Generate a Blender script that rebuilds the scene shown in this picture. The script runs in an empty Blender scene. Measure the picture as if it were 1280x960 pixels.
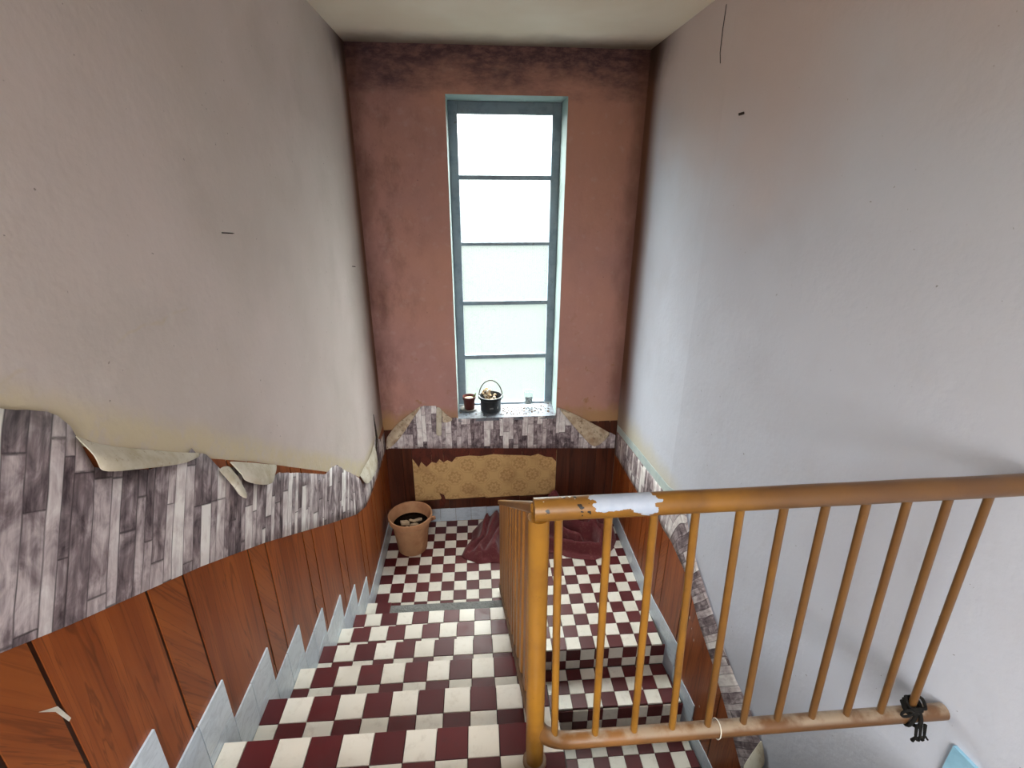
import bpy, bmesh, math, random
from mathutils import Vector, Matrix, noise
random.seed(7)
SC = bpy.context.scene
COL = SC.collection

# ------------------------------------------------------------------ camera
F_PX = 622.8
PITCH, YAW, ROLL = 0.37778, 0.07164, -0.00369
cy, sy, cp, sp = math.cos(YAW), math.sin(YAW), math.cos(PITCH), math.sin(PITCH)
fw = Vector((sy * cp, cy * cp, -sp)); rt = Vector((cy, -sy, 0)); dn = fw.cross(rt)
cr, sr = math.cos(ROLL), math.sin(ROLL)
rt, dn = cr * rt + sr * dn, -sr * rt + cr * dn
cam = bpy.data.cameras.new('camera'); cam.sensor_width = 36; cam.lens = F_PX / 1280 * 36
cam.clip_start = 0.02
cam_o = bpy.data.objects.new('camera', cam); COL.objects.link(cam_o)
m = Matrix((rt, -dn, -fw)).transposed().to_4x4(); m.translation = (0, 0, 2.972)
cam_o.matrix_world = m
SC.camera = cam_o

# ------------------------------------------------------------------ sky, exposure
SKY = 10.0
W = bpy.data.worlds.new('overcast_sky'); SC.world = W; W.use_nodes = True
wn = W.node_tree; wn.nodes.clear()
w_out = wn.nodes.new('ShaderNodeOutputWorld'); w_bg = wn.nodes.new('ShaderNodeBackground')
w_tc = wn.nodes.new('ShaderNodeTexCoord'); w_sep = wn.nodes.new('ShaderNodeSeparateXYZ')
w_r = wn.nodes.new('ShaderNodeValToRGB'); w_mr = wn.nodes.new('ShaderNodeMapRange')
w_mr.inputs[1].default_value = -1; w_mr.inputs[2].default_value = 1
wn.links.new(w_tc.outputs['Generated'], w_sep.inputs[0]); wn.links.new(w_sep.outputs['Z'], w_mr.inputs[0])
wn.links.new(w_mr.outputs[0], w_r.inputs[0]); wn.links.new(w_r.outputs[0], w_bg.inputs[0]); wn.links.new(w_bg.outputs[0], w_out.inputs[0])
e = w_r.color_ramp.elements
e[0].position = 0.30; e[0].color = (0.0150, 0.0185, 0.0165, 1)      # wet grass and yard below the horizon
e[1].position = 1.0; e[1].color = (0.98, 0.98, 0.97, 1)           # overcast sky, brighter towards the zenith
q = e.new(0.44); q.color = (0.0170, 0.0195, 0.0185, 1)
q = e.new(0.495); q.color = (0.030, 0.032, 0.032, 1)            # hazy tree line
q = e.new(0.56); q.color = (0.38, 0.38, 0.38, 1)
q = e.new(0.75); q.color = (0.70, 0.70, 0.70, 1)
w_bg.inputs[1].default_value = SKY
try: W.cycles.sampling_method = 'AUTOMATIC'
except Exception: pass

def portal(name, loc, rot, sx, sz):
    L = bpy.data.lights.new(name, 'AREA'); L.shape = 'RECTANGLE'; L.size = sx; L.size_y = sz
    L.cycles.is_portal = True
    o = bpy.data.objects.new(name, L); COL.objects.link(o); o.location = loc; o.rotation_euler = rot
    return o
portal('stair_window_portal', (0.25, 3.95, 2.32), (math.radians(-90), 0, 0), 0.86, 2.46)
portal('ceiling_fill_portal', (-0.41, -1.80, 3.93), (0, 0, 0), 0.84, 1.52)  # guides sky sampling through the ceiling opening added for fill light
portal('rear_fill_portal', (-0.08, -2.55, 2.925), (math.radians(90), 0, 0), 1.40, 1.35)  # guides sky sampling through the unseen rear opening sized for fill
SC.view_settings.view_transform = 'Standard'; SC.view_settings.look = 'None'
SC.view_settings.gamma = 1; SC.view_settings.use_curve_mapping = False
SC.view_settings.exposure = 1.97
SC.cycles.max_bounces = 10; SC.cycles.diffuse_bounces = 6; SC.cycles.transparent_max_bounces = 12
SC.cycles.use_denoising = True

# ------------------------------------------------------------------ helpers
def lin(r, g, b):
    f = lambda c: (c / 255 / 12.92) if c <= 10 else ((c / 255 + 0.055) / 1.055) ** 2.4
    return (f(r), f(g), f(b), 1)

class N:
    """small node builder"""
    def __init__(s, name, rough=0.8, spec=0.3):
        s.m = bpy.data.materials.new(name); s.m.use_nodes = True
        s.t = s.m.node_tree; s.b = s.t.nodes['Principled BSDF']
        s.b.inputs['Roughness'].default_value = rough; s.b.inputs['Specular IOR Level'].default_value = spec
        s._oc = None
    def node(s, kind, **kw):
        n = s.t.nodes.new('ShaderNode' + kind)
        for k, v in kw.items(): setattr(n, k, v)
        return n
    def put(s, sock, v):
        if hasattr(v, 'is_output') or isinstance(v, bpy.types.NodeSocket): s.t.links.new(v, sock)
        elif v is not None: sock.default_value = v
    def obj(s): 
        if s._oc is None: s._oc = s.node('TexCoord').outputs['Object']
        return s._oc
    def geo(s): return s.node('NewGeometry').outputs['Position']
    def uv(s): return s.node('TexCoord').outputs['UV']
    def rand(s): return s.node('ObjectInfo').outputs['Random']
    def sep(s, v):
        n = s.node('SeparateXYZ'); s.put(n.inputs[0], v); return n.outputs
    def comb(s, x=0, y=0, z=0):
        n = s.node('CombineXYZ'); [s.put(n.inputs[i], v) for i, v in enumerate((x, y, z))]; return n.outputs[0]
    def math(s, op, a, b=None, c=None, clamp=False):
        n = s.node('Math', operation=op); n.use_clamp = clamp
        for i, v in enumerate((a, b, c)):
            if v is not None: s.put(n.inputs[i], v)
        return n.outputs[0]
    def vmul(s, v, k):
        n = s.node('VectorMath', operation='MULTIPLY'); s.put(n.inputs[0], v); s.put(n.inputs[1], k); return n.outputs[0]
    def vadd(s, v, k):
        n = s.node('VectorMath', operation='ADD'); s.put(n.inputs[0], v); s.put(n.inputs[1], k); return n.outputs[0]
    def noise(s, v, scale, detail=4, rough=0.55, dist=0):
        n = s.node('TexNoise'); s.put(n.inputs['Vector'], v); n.inputs['Scale'].default_value = scale
        n.inputs['Detail'].default_value = detail; n.inputs['Roughness'].default_value = rough
        n.inputs['Distortion'].default_value = dist; return n.outputs['Fac']
    def white(s, v):
        n = s.node('TexWhiteNoise', noise_dimensions='3D'); s.put(n.inputs['Vector'], v); return n.outputs['Value']
    def step(s, v, a, b, lo=0.0, hi=1.0):
        n = s.node('MapRange'); n.interpolation_type = 'SMOOTHSTEP'; s.put(n.inputs[0], v)
        n.inputs[1].default_value = a; n.inputs[2].default_value = b; n.inputs[3].default_value = lo; n.inputs[4].default_value = hi
        return n.outputs[0]
    def mix(s, f, a, b, mode='MIX'):
        n = s.node('MixRGB', blend_type=mode); s.put(n.inputs[0], f); s.put(n.inputs[1], a); s.put(n.inputs[2], b); return n.outputs[0]
    def ramp(s, f, *stops):
        n = s.node('ValToRGB'); s.put(n.inputs[0], f); el = n.color_ramp.elements
        el[0].position, el[0].color = stops[0]; el[1].position, el[1].color = stops[-1]
        for p, c in stops[1:-1]:
            q = el.new(p); q.color = c
        return n.outputs[0]
    def color(s, v): s.put(s.b.inputs['Base Color'], v); return s
    def rough(s, v): s.put(s.b.inputs['Roughness'], v); return s
    def bump(s, h, strength=0.3, dist=0.01):
        n = s.node('Bump'); n.inputs['Strength'].default_value = strength; n.inputs['Distance'].default_value = dist
        s.put(n.inputs['Height'], h); s.t.links.new(n.outputs[0], s.b.inputs['Normal']); return s

def new_mesh(name, verts, faces, mat=None, smooth=False, uvs=None):
    me = bpy.data.meshes.new(name); me.from_pydata([tuple(v) for v in verts], [], faces); me.update()
    if mat: me.materials.append(mat)
    if smooth: me.polygons.foreach_set('use_smooth', [True] * len(me.polygons))
    if uvs:
        l = me.uv_layers.new(name='UVMap')
        for p in me.polygons:
            for li in p.loop_indices: l.data[li].uv = uvs[me.loops[li].vertex_index]
    return me

def link(name, me, parent=None, loc=(0, 0, 0), rot=(0, 0, 0)):
    o = bpy.data.objects.new(name, me); COL.objects.link(o)
    if parent is not None: o.parent = parent
    o.location = loc; o.rotation_euler = rot
    return o
def tag(o, label, cat=None, group=None, kind=None):
    o['label'] = label
    if cat: o['category'] = cat
    if group: o['group'] = group
    if kind: o['kind'] = kind
    return o
def thing(name, label, cat, loc=(0, 0, 0), group=None):
    o = bpy.data.objects.new(name, None); o.empty_display_size = 0.1; COL.objects.link(o); o.location = loc
    return tag(o, label, cat, group)

class MB:
    """collects shapes given in world coordinates, then links them as one mesh object"""
    def __init__(s): s.v = []; s.f = []; s.uv = []
    def add(s, vs, fs):
        o = len(s.v); s.v += [Vector(v) for v in vs]; s.f += [[i + o for i in f] for f in fs]; return s
    def box(s, x0, x1, y0, y1, z0, z1):
        return s.add([(x0, y0, z0), (x1, y0, z0), (x1, y1, z0), (x0, y1, z0), (x0, y0, z1), (x1, y0, z1), (x1, y1, z1), (x0, y1, z1)],
                     [[3, 2, 1, 0], [4, 5, 6, 7], [0, 1, 5, 4], [1, 2, 6, 5], [2, 3, 7, 6], [3, 0, 4, 7]])
    def prism(s, poly, d):
        """poly: list of 3D points, extruded by vector d"""
        n = len(poly); d = Vector(d); P = [Vector(p) for p in poly]
        fs = [list(range(n - 1, -1, -1)), list(range(n, 2 * n))] + [[i, (i + 1) % n, n + (i + 1) % n, n + i] for i in range(n)]
        return s.add(P + [p + d for p in P], fs)
    def tube(s, pts, r, seg=14, cap=True, closed=False):
        P = [Vector(p) for p in pts]; n = len(P); rs = r if isinstance(r, (list, tuple)) else [r] * n
        T = []
        for i in range(n):
            a = P[(i - 1) % n] if (closed or i > 0) else P[i]; b = P[(i + 1) % n] if (closed or i < n - 1) else P[i]
            T.append((b - a).normalized())
        u = T[0].orthogonal().normalized(); vs = []; fs = []
        for i in range(n):
            u = (u - T[i] * u.dot(T[i])).normalized(); w = T[i].cross(u)
            for k in range(seg):
                a = 2 * math.pi * k / seg; vs.append(P[i] + rs[i] * (math.cos(a) * u + math.sin(a) * w))
        rng = n if closed else n - 1
        for i in range(rng):
            j = (i + 1) % n
            for k in range(seg): fs.append([i * seg + k, i * seg + (k + 1) % seg, j * seg + (k + 1) % seg, j * seg + k])
        if cap and not closed:
            fs.append(list(range(seg - 1, -1, -1))); fs.append([(n - 1) * seg + k for k in range(seg)])
        return s.add(vs, fs)
    def lathe(s, prof, c, seg=32):
        """prof: (r, z) list, closed top/bottom if r == 0"""
        vs = []; fs = []; idx = []
        for r, z in prof:
            if r < 1e-6: idx.append([len(vs)]); vs.append((c[0], c[1], c[2] + z))
            else:
                idx.append(list(range(len(vs), len(vs) + seg)))
                vs += [(c[0] + r * math.cos(2 * math.pi * k / seg), c[1] + r * math.sin(2 * math.pi * k / seg), c[2] + z) for k in range(seg)]
        for a, b in zip(idx, idx[1:]):
            for k in range(seg):
                k2 = (k + 1) % seg
                if len(a) == 1 and len(b) == 1: continue
                if len(a) == 1: fs.append([a[0], b[k2], b[k]])
                elif len(b) == 1: fs.append([a[k], a[k2], b[0]])
                else: fs.append([a[k], a[k2], b[k2], b[k]])
        return s.add(vs, fs)
    def build(s, name, mat, parent=None, smooth=False, uvs=None, bevel=0, auto=None):
        off = parent.location if parent is not None else Vector((0, 0, 0))
        p = parent
        while p is not None and p.parent is not None: p = p.parent; off = off + p.location
        me = new_mesh(name, [v - off for v in s.v], s.f, mat, smooth, uvs)
        if bevel or auto:
            bm = bmesh.new(); bm.from_mesh(me)
            if bevel: bmesh.ops.bevel(bm, geom=list(bm.edges), offset=bevel, segments=1, affect='EDGES')
            bmesh.ops.recalc_face_normals(bm, faces=list(bm.faces))
            bm.to_mesh(me); bm.free()
            if auto:
                me.polygons.foreach_set('use_smooth', [True] * len(me.polygons))
                try: me.set_sharp_from_angle(angle=math.radians(auto))
                except Exception: pass
        return link(name, me, parent)

# ------------------------------------------------------------------ materials
def plaster(name, base, alt, where, blotch=1.0):
    n = N(name, 0.92, 0.15); P = n.geo(); X, Y, Z = n.sep(P)[0:3]
    big = n.noise(P, 0.9, 3, 0.5); mid = n.noise(P, 4.0, 5, 0.6)
    c = n.mix(n.step(big, 0.35, 0.65), base, alt)
    c = n.mix(n.math('MULTIPLY', n.step(mid, 0.45, 0.75), 0.10 * blotch), c, lin(120, 104, 92))
    c = n.mix(n.math('MULTIPLY', n.step(n.noise(P, 16, 3), 0.55, 0.8), 0.10 * blotch), c, lin(235, 230, 226))
    specks = n.step(n.noise(P, 60, 1), 0.785, 0.81)
    c = n.mix(n.math('MULTIPLY', specks, 0.5), c, lin(60, 50, 44))
    if where == 'left':
        T = n.math('MAXIMUM', n.math('MULTIPLY_ADD', Y, -0.655, 3.135), 1.03)
        d = n.math('SUBTRACT', Z, T); d = n.math('ADD', d, n.math('MULTIPLY', n.math('SUBTRACT', mid, 0.5), 0.10))
        g = n.step(d, 0.03, 0.12, 1, 0)
        g = n.math('MULTIPLY', g, n.step(n.noise(P, 22, 4, 0.7), 0.28, 0.55, 0.25, 0.85))
        c = n.mix(n.math('MULTIPLY', g, 0.72), c, lin(206, 192, 150))
        # crease lines where an old crack was filled
        cr = n.math('ABSOLUTE', n.math('ADD', n.math('SUBTRACT', Z, 2.64), n.math('MULTIPLY', n.math('SUBTRACT', n.noise(P, 5, 3), 0.5), 0.10)))
        cr = n.math('MULTIPLY', n.step(cr, 0.0, 0.008, 1, 0), n.math('MULTIPLY', n.step(Y, 1.6, 1.9, 1, 0), n.step(n.noise(P, 9, 2), 0.45, 0.6)))
        c = n.mix(n.math('MULTIPLY', cr, 0.35), c, lin(196, 180, 150))
    if where == 'right':
        g = n.math('MULTIPLY', n.step(n.math('ADD', Z, n.math('MULTIPLY', n.math('SUBTRACT', mid, 0.5), 0.2)), 1.05, 1.28, 1, 0), n.step(Y, 2.5, 2.75))
        c = n.mix(n.math('MULTIPLY', g, 0.45), c, lin(205, 192, 140))
        c = n.mix(n.step(n.math('ADD', Z, n.math('MULTIPLY', big, 1.6)), 3.5, 4.6, 0, 0.75), c, lin(212, 190, 182))  # pinker with height: warm bounced light put into the wall colour
    if where in ('left', 'right'):   # damp brown stain creeping out of the far corner, black mould where it meets the ceiling
        dn_ = n.math('ADD', Y, n.math('MULTIPLY', n.math('SUBTRACT', n.noise(n.vmul(P, (1, 1, 0.4)), 2.4, 3), 0.5), 0.12))
        st = n.step(dn_, 3.62 if where == 'right' else 3.70, 3.93)
        c = n.mix(n.math('MULTIPLY', st, n.step(Z, 0.9, 1.5, 0.55, 1.0)), c, lin(118, 84, 68))
        top = n.math('MULTIPLY', n.step(n.math('ADD', Z, n.math('MULTIPLY', mid, 0.25)), 3.72, 3.95), n.step(Y, 3.3, 3.9))
        c = n.mix(n.math('MULTIPLY', top, 0.8), c, lin(64, 50, 46))
    if where == 'back':
        zz = n.math('ADD', Z, n.math('MULTIPLY', n.math('SUBTRACT', n.noise(n.vmul(P, (0.5, 1, 1.2)), 5, 5, 0.65), 0.5), 0.50))
        mo = n.math('MAXIMUM', n.step(zz, 3.52, 3.80), n.step(Z, 3.70, 3.86, 0.0, 0.95))
        bl_ = n.math('MULTIPLY', n.step(n.noise(n.vmul(P, (1.6, 1, 0.9)), 4.5, 6, 0.7), 0.42, 0.75), n.step(n.math('ADD', X, n.math('MULTIPLY', Z, -0.12)), -1.15, -0.55, 0.62, 0.10))
        c = n.mix(bl_, c, lin(104, 72, 66))
        c = n.mix(n.math('MULTIPLY', mo, n.step(n.noise(n.vmul(P, (1, 1, 2.2)), 12, 5, 0.7), 0.30, 0.62, 0.55, 0.92)), c, lin(76, 60, 70))
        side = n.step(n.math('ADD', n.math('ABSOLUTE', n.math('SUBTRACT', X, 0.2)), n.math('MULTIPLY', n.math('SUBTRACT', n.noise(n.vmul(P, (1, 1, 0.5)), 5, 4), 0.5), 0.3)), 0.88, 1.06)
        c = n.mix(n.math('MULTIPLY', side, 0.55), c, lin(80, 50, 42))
        yl = n.step(n.math('ADD', Z, n.math('MULTIPLY', n.noise(P, 10, 4), 0.25)), 1.16, 1.34, 1, 0)
        c = n.mix(n.math('MULTIPLY', yl, 0.7), c, lin(168, 132, 84))
        sc = n.step(n.noise(n.vadd(P, (3.1, 0, 7.7)), 7, 4, 0.7), 0.62, 0.68)
        c = n.mix(n.math('MULTIPLY', sc, n.step(Z, 1.2, 2.4, 0.5, 0.0)), c, lin(150, 110, 60))
    n.color(c).bump(n.math('ADD', n.math('MULTIPLY', n.noise(P, 40, 4), 0.4), n.noise(P, 9, 3)), 0.6, 0.006)
    return n.m

M = {}
M['plaster_left'] = plaster('plaster_left', lin(208, 196, 192), lin(196, 186, 180), 'left')
M['plaster_right'] = plaster('plaster_right', lin(203, 208, 221), lin(195, 198, 210), 'right', 0.6)
M['plaster_back'] = plaster('plaster_back', lin(190, 142, 126), lin(176, 134, 128), 'back')
M['plaster_hall'] = plaster('plaster_hall', lin(200, 190, 184), lin(194, 186, 180), 'none')
n = N('ceiling_paint', 0.9, 0.1); P = n.geo(); X, Y, Z = n.sep(P)[0:3]
c = n.mix(n.step(n.noise(P, 1.2, 3), 0.35, 0.7), lin(248, 240, 224), lin(238, 226, 206))
c = n.mix(n.math('MULTIPLY', n.step(n.math('ADD', Y, n.math('MULTIPLY', n.noise(P, 3, 4), 0.25)), 3.75, 4.12), 0.75), c, lin(88, 66, 56))
n.color(c).bump(n.noise(P, 12, 3), 0.2, 0.005); M['ceiling'] = n.m

def tile_mat(name, a, b, dirt):
    n = N(name, 0.33, 0.5); P = n.geo(); r = n.rand()
    c = n.mix(r, a, b)
    c = n.mix(n.math('MULTIPLY', n.step(n.noise(P, 25, 5, 0.65), 0.5, 0.75), 0.35), c, dirt)
    c = n.mix(n.math('MULTIPLY', n.step(n.noise(P, 3, 3), 0.5, 0.75), 0.35), c, dirt)
    n.color(c).rough(n.math('MULTIPLY_ADD', n.noise(P, 14, 4), 0.35, 0.27)).bump(n.noise(P, 60, 3), 0.06, 0.002)
    return n.m
M['tile_red'] = tile_mat('oxblood_tile', lin(84, 22, 28), lin(98, 30, 34), lin(70, 36, 38))
M['tile_white'] = tile_mat('cream_tile', lin(246, 242, 232), lin(236, 231, 219), lin(192, 182, 166))
n = N('skirting_tile', 0.3, 0.5); P = n.geo()
c = n.mix(n.rand(), lin(214, 226, 236), lin(200, 214, 228))
c = n.mix(n.math('MULTIPLY', n.step(n.noise(n.vmul(P, (1, 1, 2)), 14, 5, 0.65, 1.5), 0.42, 0.7), 0.4), c, lin(150, 164, 178))
n.color(c); M['skirt'] = n.m
n = N('mortar', 0.95, 0.1); P = n.geo()
n.color(n.mix(n.noise(P, 30, 5, 0.7), lin(60, 54, 50), lin(112, 108, 104))).bump(n.noise(P, 50, 4), 0.6, 0.006); M['mortar'] = n.m
n = N('concrete', 0.95, 0.1); P = n.geo()
n.color(n.mix(n.noise(P, 22, 6, 0.75), lin(92, 94, 94), lin(176, 178, 176))).bump(n.noise(P, 60, 4, 0.7), 1.0, 0.012); M['concrete'] = n.m

def wood_mat(name, a, b, dark, stretch=(9, 9, 0.55), rough=0.38, diag=False):
    n = N(name, rough, 0.4); P = n.geo(); r = n.rand()
    off = n.comb(n.math('MULTIPLY', r, 13.0), n.math('MULTIPLY', r, 7.0), n.math('MULTIPLY', r, 3.0))
    Q = P
    if diag:
        X, Y, Z = n.sep(P)[0:3]
        Q = n.comb(X, n.math('ADD', Y, n.math('MULTIPLY', Z, 0.55)), n.math('SUBTRACT', Z, n.math('MULTIPLY', Y, 0.55)))
    Q = n.vadd(n.vmul(Q, stretch), off)
    g1 = n.noise(Q, 1.4, 4, 0.55, 0.8); g2 = n.noise(n.vmul(Q, (4, 4, 1.2)), 2.2, 4, 0.6)
    c = n.mix(n.step(g1, 0.32, 0.68), a, b)
    c = n.mix(n.math('MULTIPLY', n.step(g2, 0.5, 0.72), 0.45), c, dark)
    ringv = n.math('FRACT', n.math('MULTIPLY', g1, 7.0))
    c = n.mix(n.math('MULTIPLY', n.step(n.math('ABSOLUTE', n.math('SUBTRACT', ringv, 0.5)), 0.38, 0.5), 0.5), c, dark)
    n.color(c).bump(g2, 0.06, 0.002)
    return n.m
M['wood'] = wood_mat('panelling_wood', lin(154, 82, 38), lin(128, 62, 27), lin(76, 33, 15))
M['wood_strip'] = wood_mat('panelling_wood_band', lin(154, 84, 38), lin(134, 68, 30), lin(86, 39, 17), diag=True)
M['wood_joint'] = wood_mat('panelling_joint', lin(54, 24, 14), lin(44, 18, 12), lin(30, 12, 8))
M['wood_back_shaded'] = wood_mat('panelling_wood_shaded', lin(88, 44, 27), lin(66, 31, 20), lin(36, 17, 12))  # same panelling, its colour darkened for the shade under the window
M['wood_torn'] = wood_mat('torn_veneer', lin(104, 46, 30), lin(78, 33, 23), lin(38, 18, 12), (6, 6, 3), 0.8)

def plank_paper(name, k=1.0):
    n = N(name, 0.62, 0.3); u, v = n.sep(n.uv())[0:2]
    un = n.math('ADD', u, n.math('MULTIPLY', n.math('SUBTRACT', n.noise(n.comb(n.math('MULTIPLY', u, 2.0), n.math('MULTIPLY', v, 1.2), 0), 3, 2), 0.5), 0.022))
    row0 = n.math('FLOOR', n.math('DIVIDE', un, 0.085)); sub = n.math('FRACT', n.math('DIVIDE', un, 0.085))
    split = n.math('MULTIPLY_ADD', n.white(n.comb(row0, 3.3, 1.7)), 0.36, 0.32)
    second = n.math('GREATER_THAN', sub, split)
    row = n.math('ADD', n.math('MULTIPLY', row0, 2.0), second)
    off = n.white(n.comb(row, 0.5, 9.1))
    cellv = n.math('ADD', n.math('DIVIDE', v, n.math('MULTIPLY_ADD', n.white(n.comb(row, 5.5, 2.2)), 0.22, 0.20)), n.math('MULTIPLY', off, 5.0))
    cell = n.math('FLOOR', cellv); tone = n.white(n.comb(row, cell, 4.0))
    streak = n.noise(n.comb(n.math('MULTIPLY', u, 70), n.math('MULTIPLY', v, 7), tone), 1.0, 5, 0.65)
    blot = n.noise(n.comb(n.math('MULTIPLY', u, 22), n.math('MULTIPLY', v, 13), n.math('MULTIPLY', tone, 9.0)), 1.0, 4, 0.6, 0.6)
    t = n.math('ADD', n.math('MULTIPLY', n.math('POWER', tone, 1.8), 0.78), n.math('ADD', n.math('MULTIPLY', n.math('SUBTRACT', streak, 0.5), 0.75), n.math('MULTIPLY', n.math('SUBTRACT', blot, 0.5), 1.25)))
    c = n.ramp(n.math('ADD', t, 0.23), (0.0, lin(66, 54, 60)), (0.30, lin(134, 120, 124)), (0.58, lin(196, 184, 186)), (1.0, lin(240, 236, 234)))
    e1 = n.step(n.math('ABSOLUTE', n.math('SUBTRACT', sub, split)), 0.0, 0.04, 1, 0)
    e2 = n.step(n.math('ABSOLUTE', n.math('SUBTRACT', sub, 0.5)), 0.465, 0.5)
    e3 = n.step(n.math('ABSOLUTE', n.math('SUBTRACT', n.math('FRACT', cellv), 0.5)), 0.485, 0.498)
    ed = n.math('MAXIMUM', n.math('MAXIMUM', e1, e2), e3)
    c = n.mix(n.math('MULTIPLY', ed, n.step(blot, 0.3, 0.6, 0.25, 0.8)), c, lin(34, 27, 31))
    n.color(c)
    return n.m
M['paper'] = plank_paper('plank_print_wallpaper')
n = N('paper_back', 0.9, 0.1); P = n.geo()
c = n.mix(n.step(n.noise(P, 12, 4, 0.6), 0.4, 0.7), lin(206, 200, 186), lin(184, 174, 152))
c = n.mix(n.math('MULTIPLY', n.step(n.noise(P, 45, 4, 0.7), 0.58, 0.7), 0.5), c, lin(140, 112, 80))
n.color(c); M['paper_back'] = n.m
n = N('paper_back_dark', 0.9, 0.1); P = n.geo()
c = n.mix(n.step(n.noise(P, 9, 4, 0.6), 0.4, 0.65), lin(206, 190, 166), lin(166, 142, 118))
c = n.mix(n.math('MULTIPLY', n.step(n.noise(P, 40, 5, 0.7), 0.55, 0.66), 0.7), c, lin(92, 70, 54))
n.color(c); M['paper_back_dark'] = n.m
# old patterned wallpaper: staggered flower medallions, print only
n = N('medallion_wallpaper', 0.85, 0.15); P = n.geo(); X, Y, Z = n.sep(P)[0:3]
def medal(dx, dz):
    fx = n.math('SUBTRACT', n.math('FRACT', n.math('ADD', n.math('DIVIDE', X, 0.24), dx)), 0.5)
    fz = n.math('SUBTRACT', n.math('FRACT', n.math('ADD', n.math('DIVIDE', Z, 0.25), dz)), 0.5)
    r = n.math('SQRT', n.math('ADD', n.math('MULTIPLY', fx, fx), n.math('MULTIPLY', fz, fz)))
    a = n.math('ARCTAN2', fz, fx)
    pet = n.math('MULTIPLY_ADD', n.math('COSINE', n.math('MULTIPLY', a, 8.0)), 0.035, 0.0)
    rr = n.math('ADD', r, pet)
    ring = n.math('MULTIPLY', n.step(rr, 0.13, 0.17), n.step(rr, 0.22, 0.26, 1, 0))
    core = n.step(rr, 0.05, 0.09, 1, 0)
    ring2 = n.math('MULTIPLY', n.step(r, 0.30, 0.315), n.step(r, 0.325, 0.34, 1, 0))
    return n.math('MAXIMUM', n.math('MAXIMUM', ring, core), n.math('MULTIPLY', ring2, 0.6))
pat = n.math('MAXIMUM', medal(0, 0.1), medal(0.5, 0.6))
c = n.mix(n.math('MULTIPLY', pat, 0.42), lin(206, 170, 118), lin(150, 108, 64))
c = n.mix(n.math('MULTIPLY', n.step(n.noise(P, 5, 5, 0.65), 0.45, 0.75), 0.45), c, lin(140, 100, 64))
tr = n.math('MULTIPLY', n.step(n.noise(n.vmul(P, (22, 1, 2.4)), 1.0, 3), 0.70, 0.74), n.step(n.noise(P, 3, 2), 0.45, 0.6))
c = n.mix(n.math('MULTIPLY', tr, 0.8), c, lin(70, 40, 24))
n.color(c); M['medallion'] = n.m

n = N('window_paint', 0.5, 0.4); P = n.geo()
c = n.mix(n.step(n.noise(P, 10, 5, 0.65), 0.45, 0.7), lin(126, 140, 152), lin(108, 122, 136))
c = n.mix(n.math('MULTIPLY', n.step(n.noise(P, 30, 5, 0.7), 0.62, 0.7), 0.6), c, lin(90, 84, 76)); n.color(c); M['frame'] = n.m
n = N('reveal_paint', 0.7, 0.3); P = n.geo(); c = n.mix(n.noise(P, 6, 4), lin(146, 160, 158), lin(132, 148, 146)); n.color(c); M['reveal'] = n.m
n = N('sill_paint', 0.6, 0.3); P = n.geo()
c = n.mix(n.step(n.noise(P, 18, 5, 0.7), 0.45, 0.62), lin(118, 122, 130), lin(98, 102, 112))
c = n.mix(n.math('MULTIPLY', n.step(n.noise(P, 34, 5, 0.7), 0.56, 0.64), 0.75), c, lin(66, 55, 48)); n.color(c); M['sill'] = n.m
# ribbed, dusty obscured glass
m_ = bpy.data.materials.new('obscured_glass'); m_.use_nodes = True; n = N.__new__(N); n.m = m_; n.t = m_.node_tree; n._oc = None
n.b = n.t.nodes['Principled BSDF']; n.t.nodes.remove(n.b); P = n.geo(); X, Y, Z = n.sep(P)[0:3]
rib = n.math('MULTIPLY_ADD', n.math('SINE', n.math('MULTIPLY', X, 520.0)), 0.5, 0.5)
dust = n.step(n.noise(P, 55, 4, 0.7), 0.56, 0.70)
edge = n.noise(P, 6, 3)
tint = n.mix(n.math('MULTIPLY', rib, 0.35), (0.955, 0.985, 0.965, 1), (0.79, 0.83, 0.815, 1))
tint = n.mix(n.math('MULTIPLY', dust, 0.34), tint, (0.55, 0.60, 0.58, 1))
tr = n.node('BsdfTransparent'); tl = n.node('BsdfTranslucent'); gl = n.node('BsdfGlossy'); gl.inputs['Roughness'].default_value = 0.25
n.put(tr.inputs[0], tint); n.put(tl.inputs[0], tint)
m1 = n.node('MixShader'); m1.inputs[0].default_value = 0.025; n.t.links.new(tr.outputs[0], m1.inputs[1]); n.t.links.new(tl.outputs[0], m1.inputs[2])
m2 = n.node('MixShader'); m2.inputs[0].default_value = 0.04; n.t.links.new(m1.outputs[0], m2.inputs[1]); n.t.links.new(gl.outputs[0], m2.inputs[2])
n.t.links.new(m2.outputs[0], n.t.nodes['Material Output'].inputs[0]); M['glass'] = m_
n = N('clear_glass', 0.05, 0.5); n.color((0.93, 0.98, 0.98, 1)); n.b.inputs['Transmission Weight'].default_value = 1.0; n.b.inputs['IOR'].default_value = 1.3; M['jar_glass'] = n.m

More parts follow.
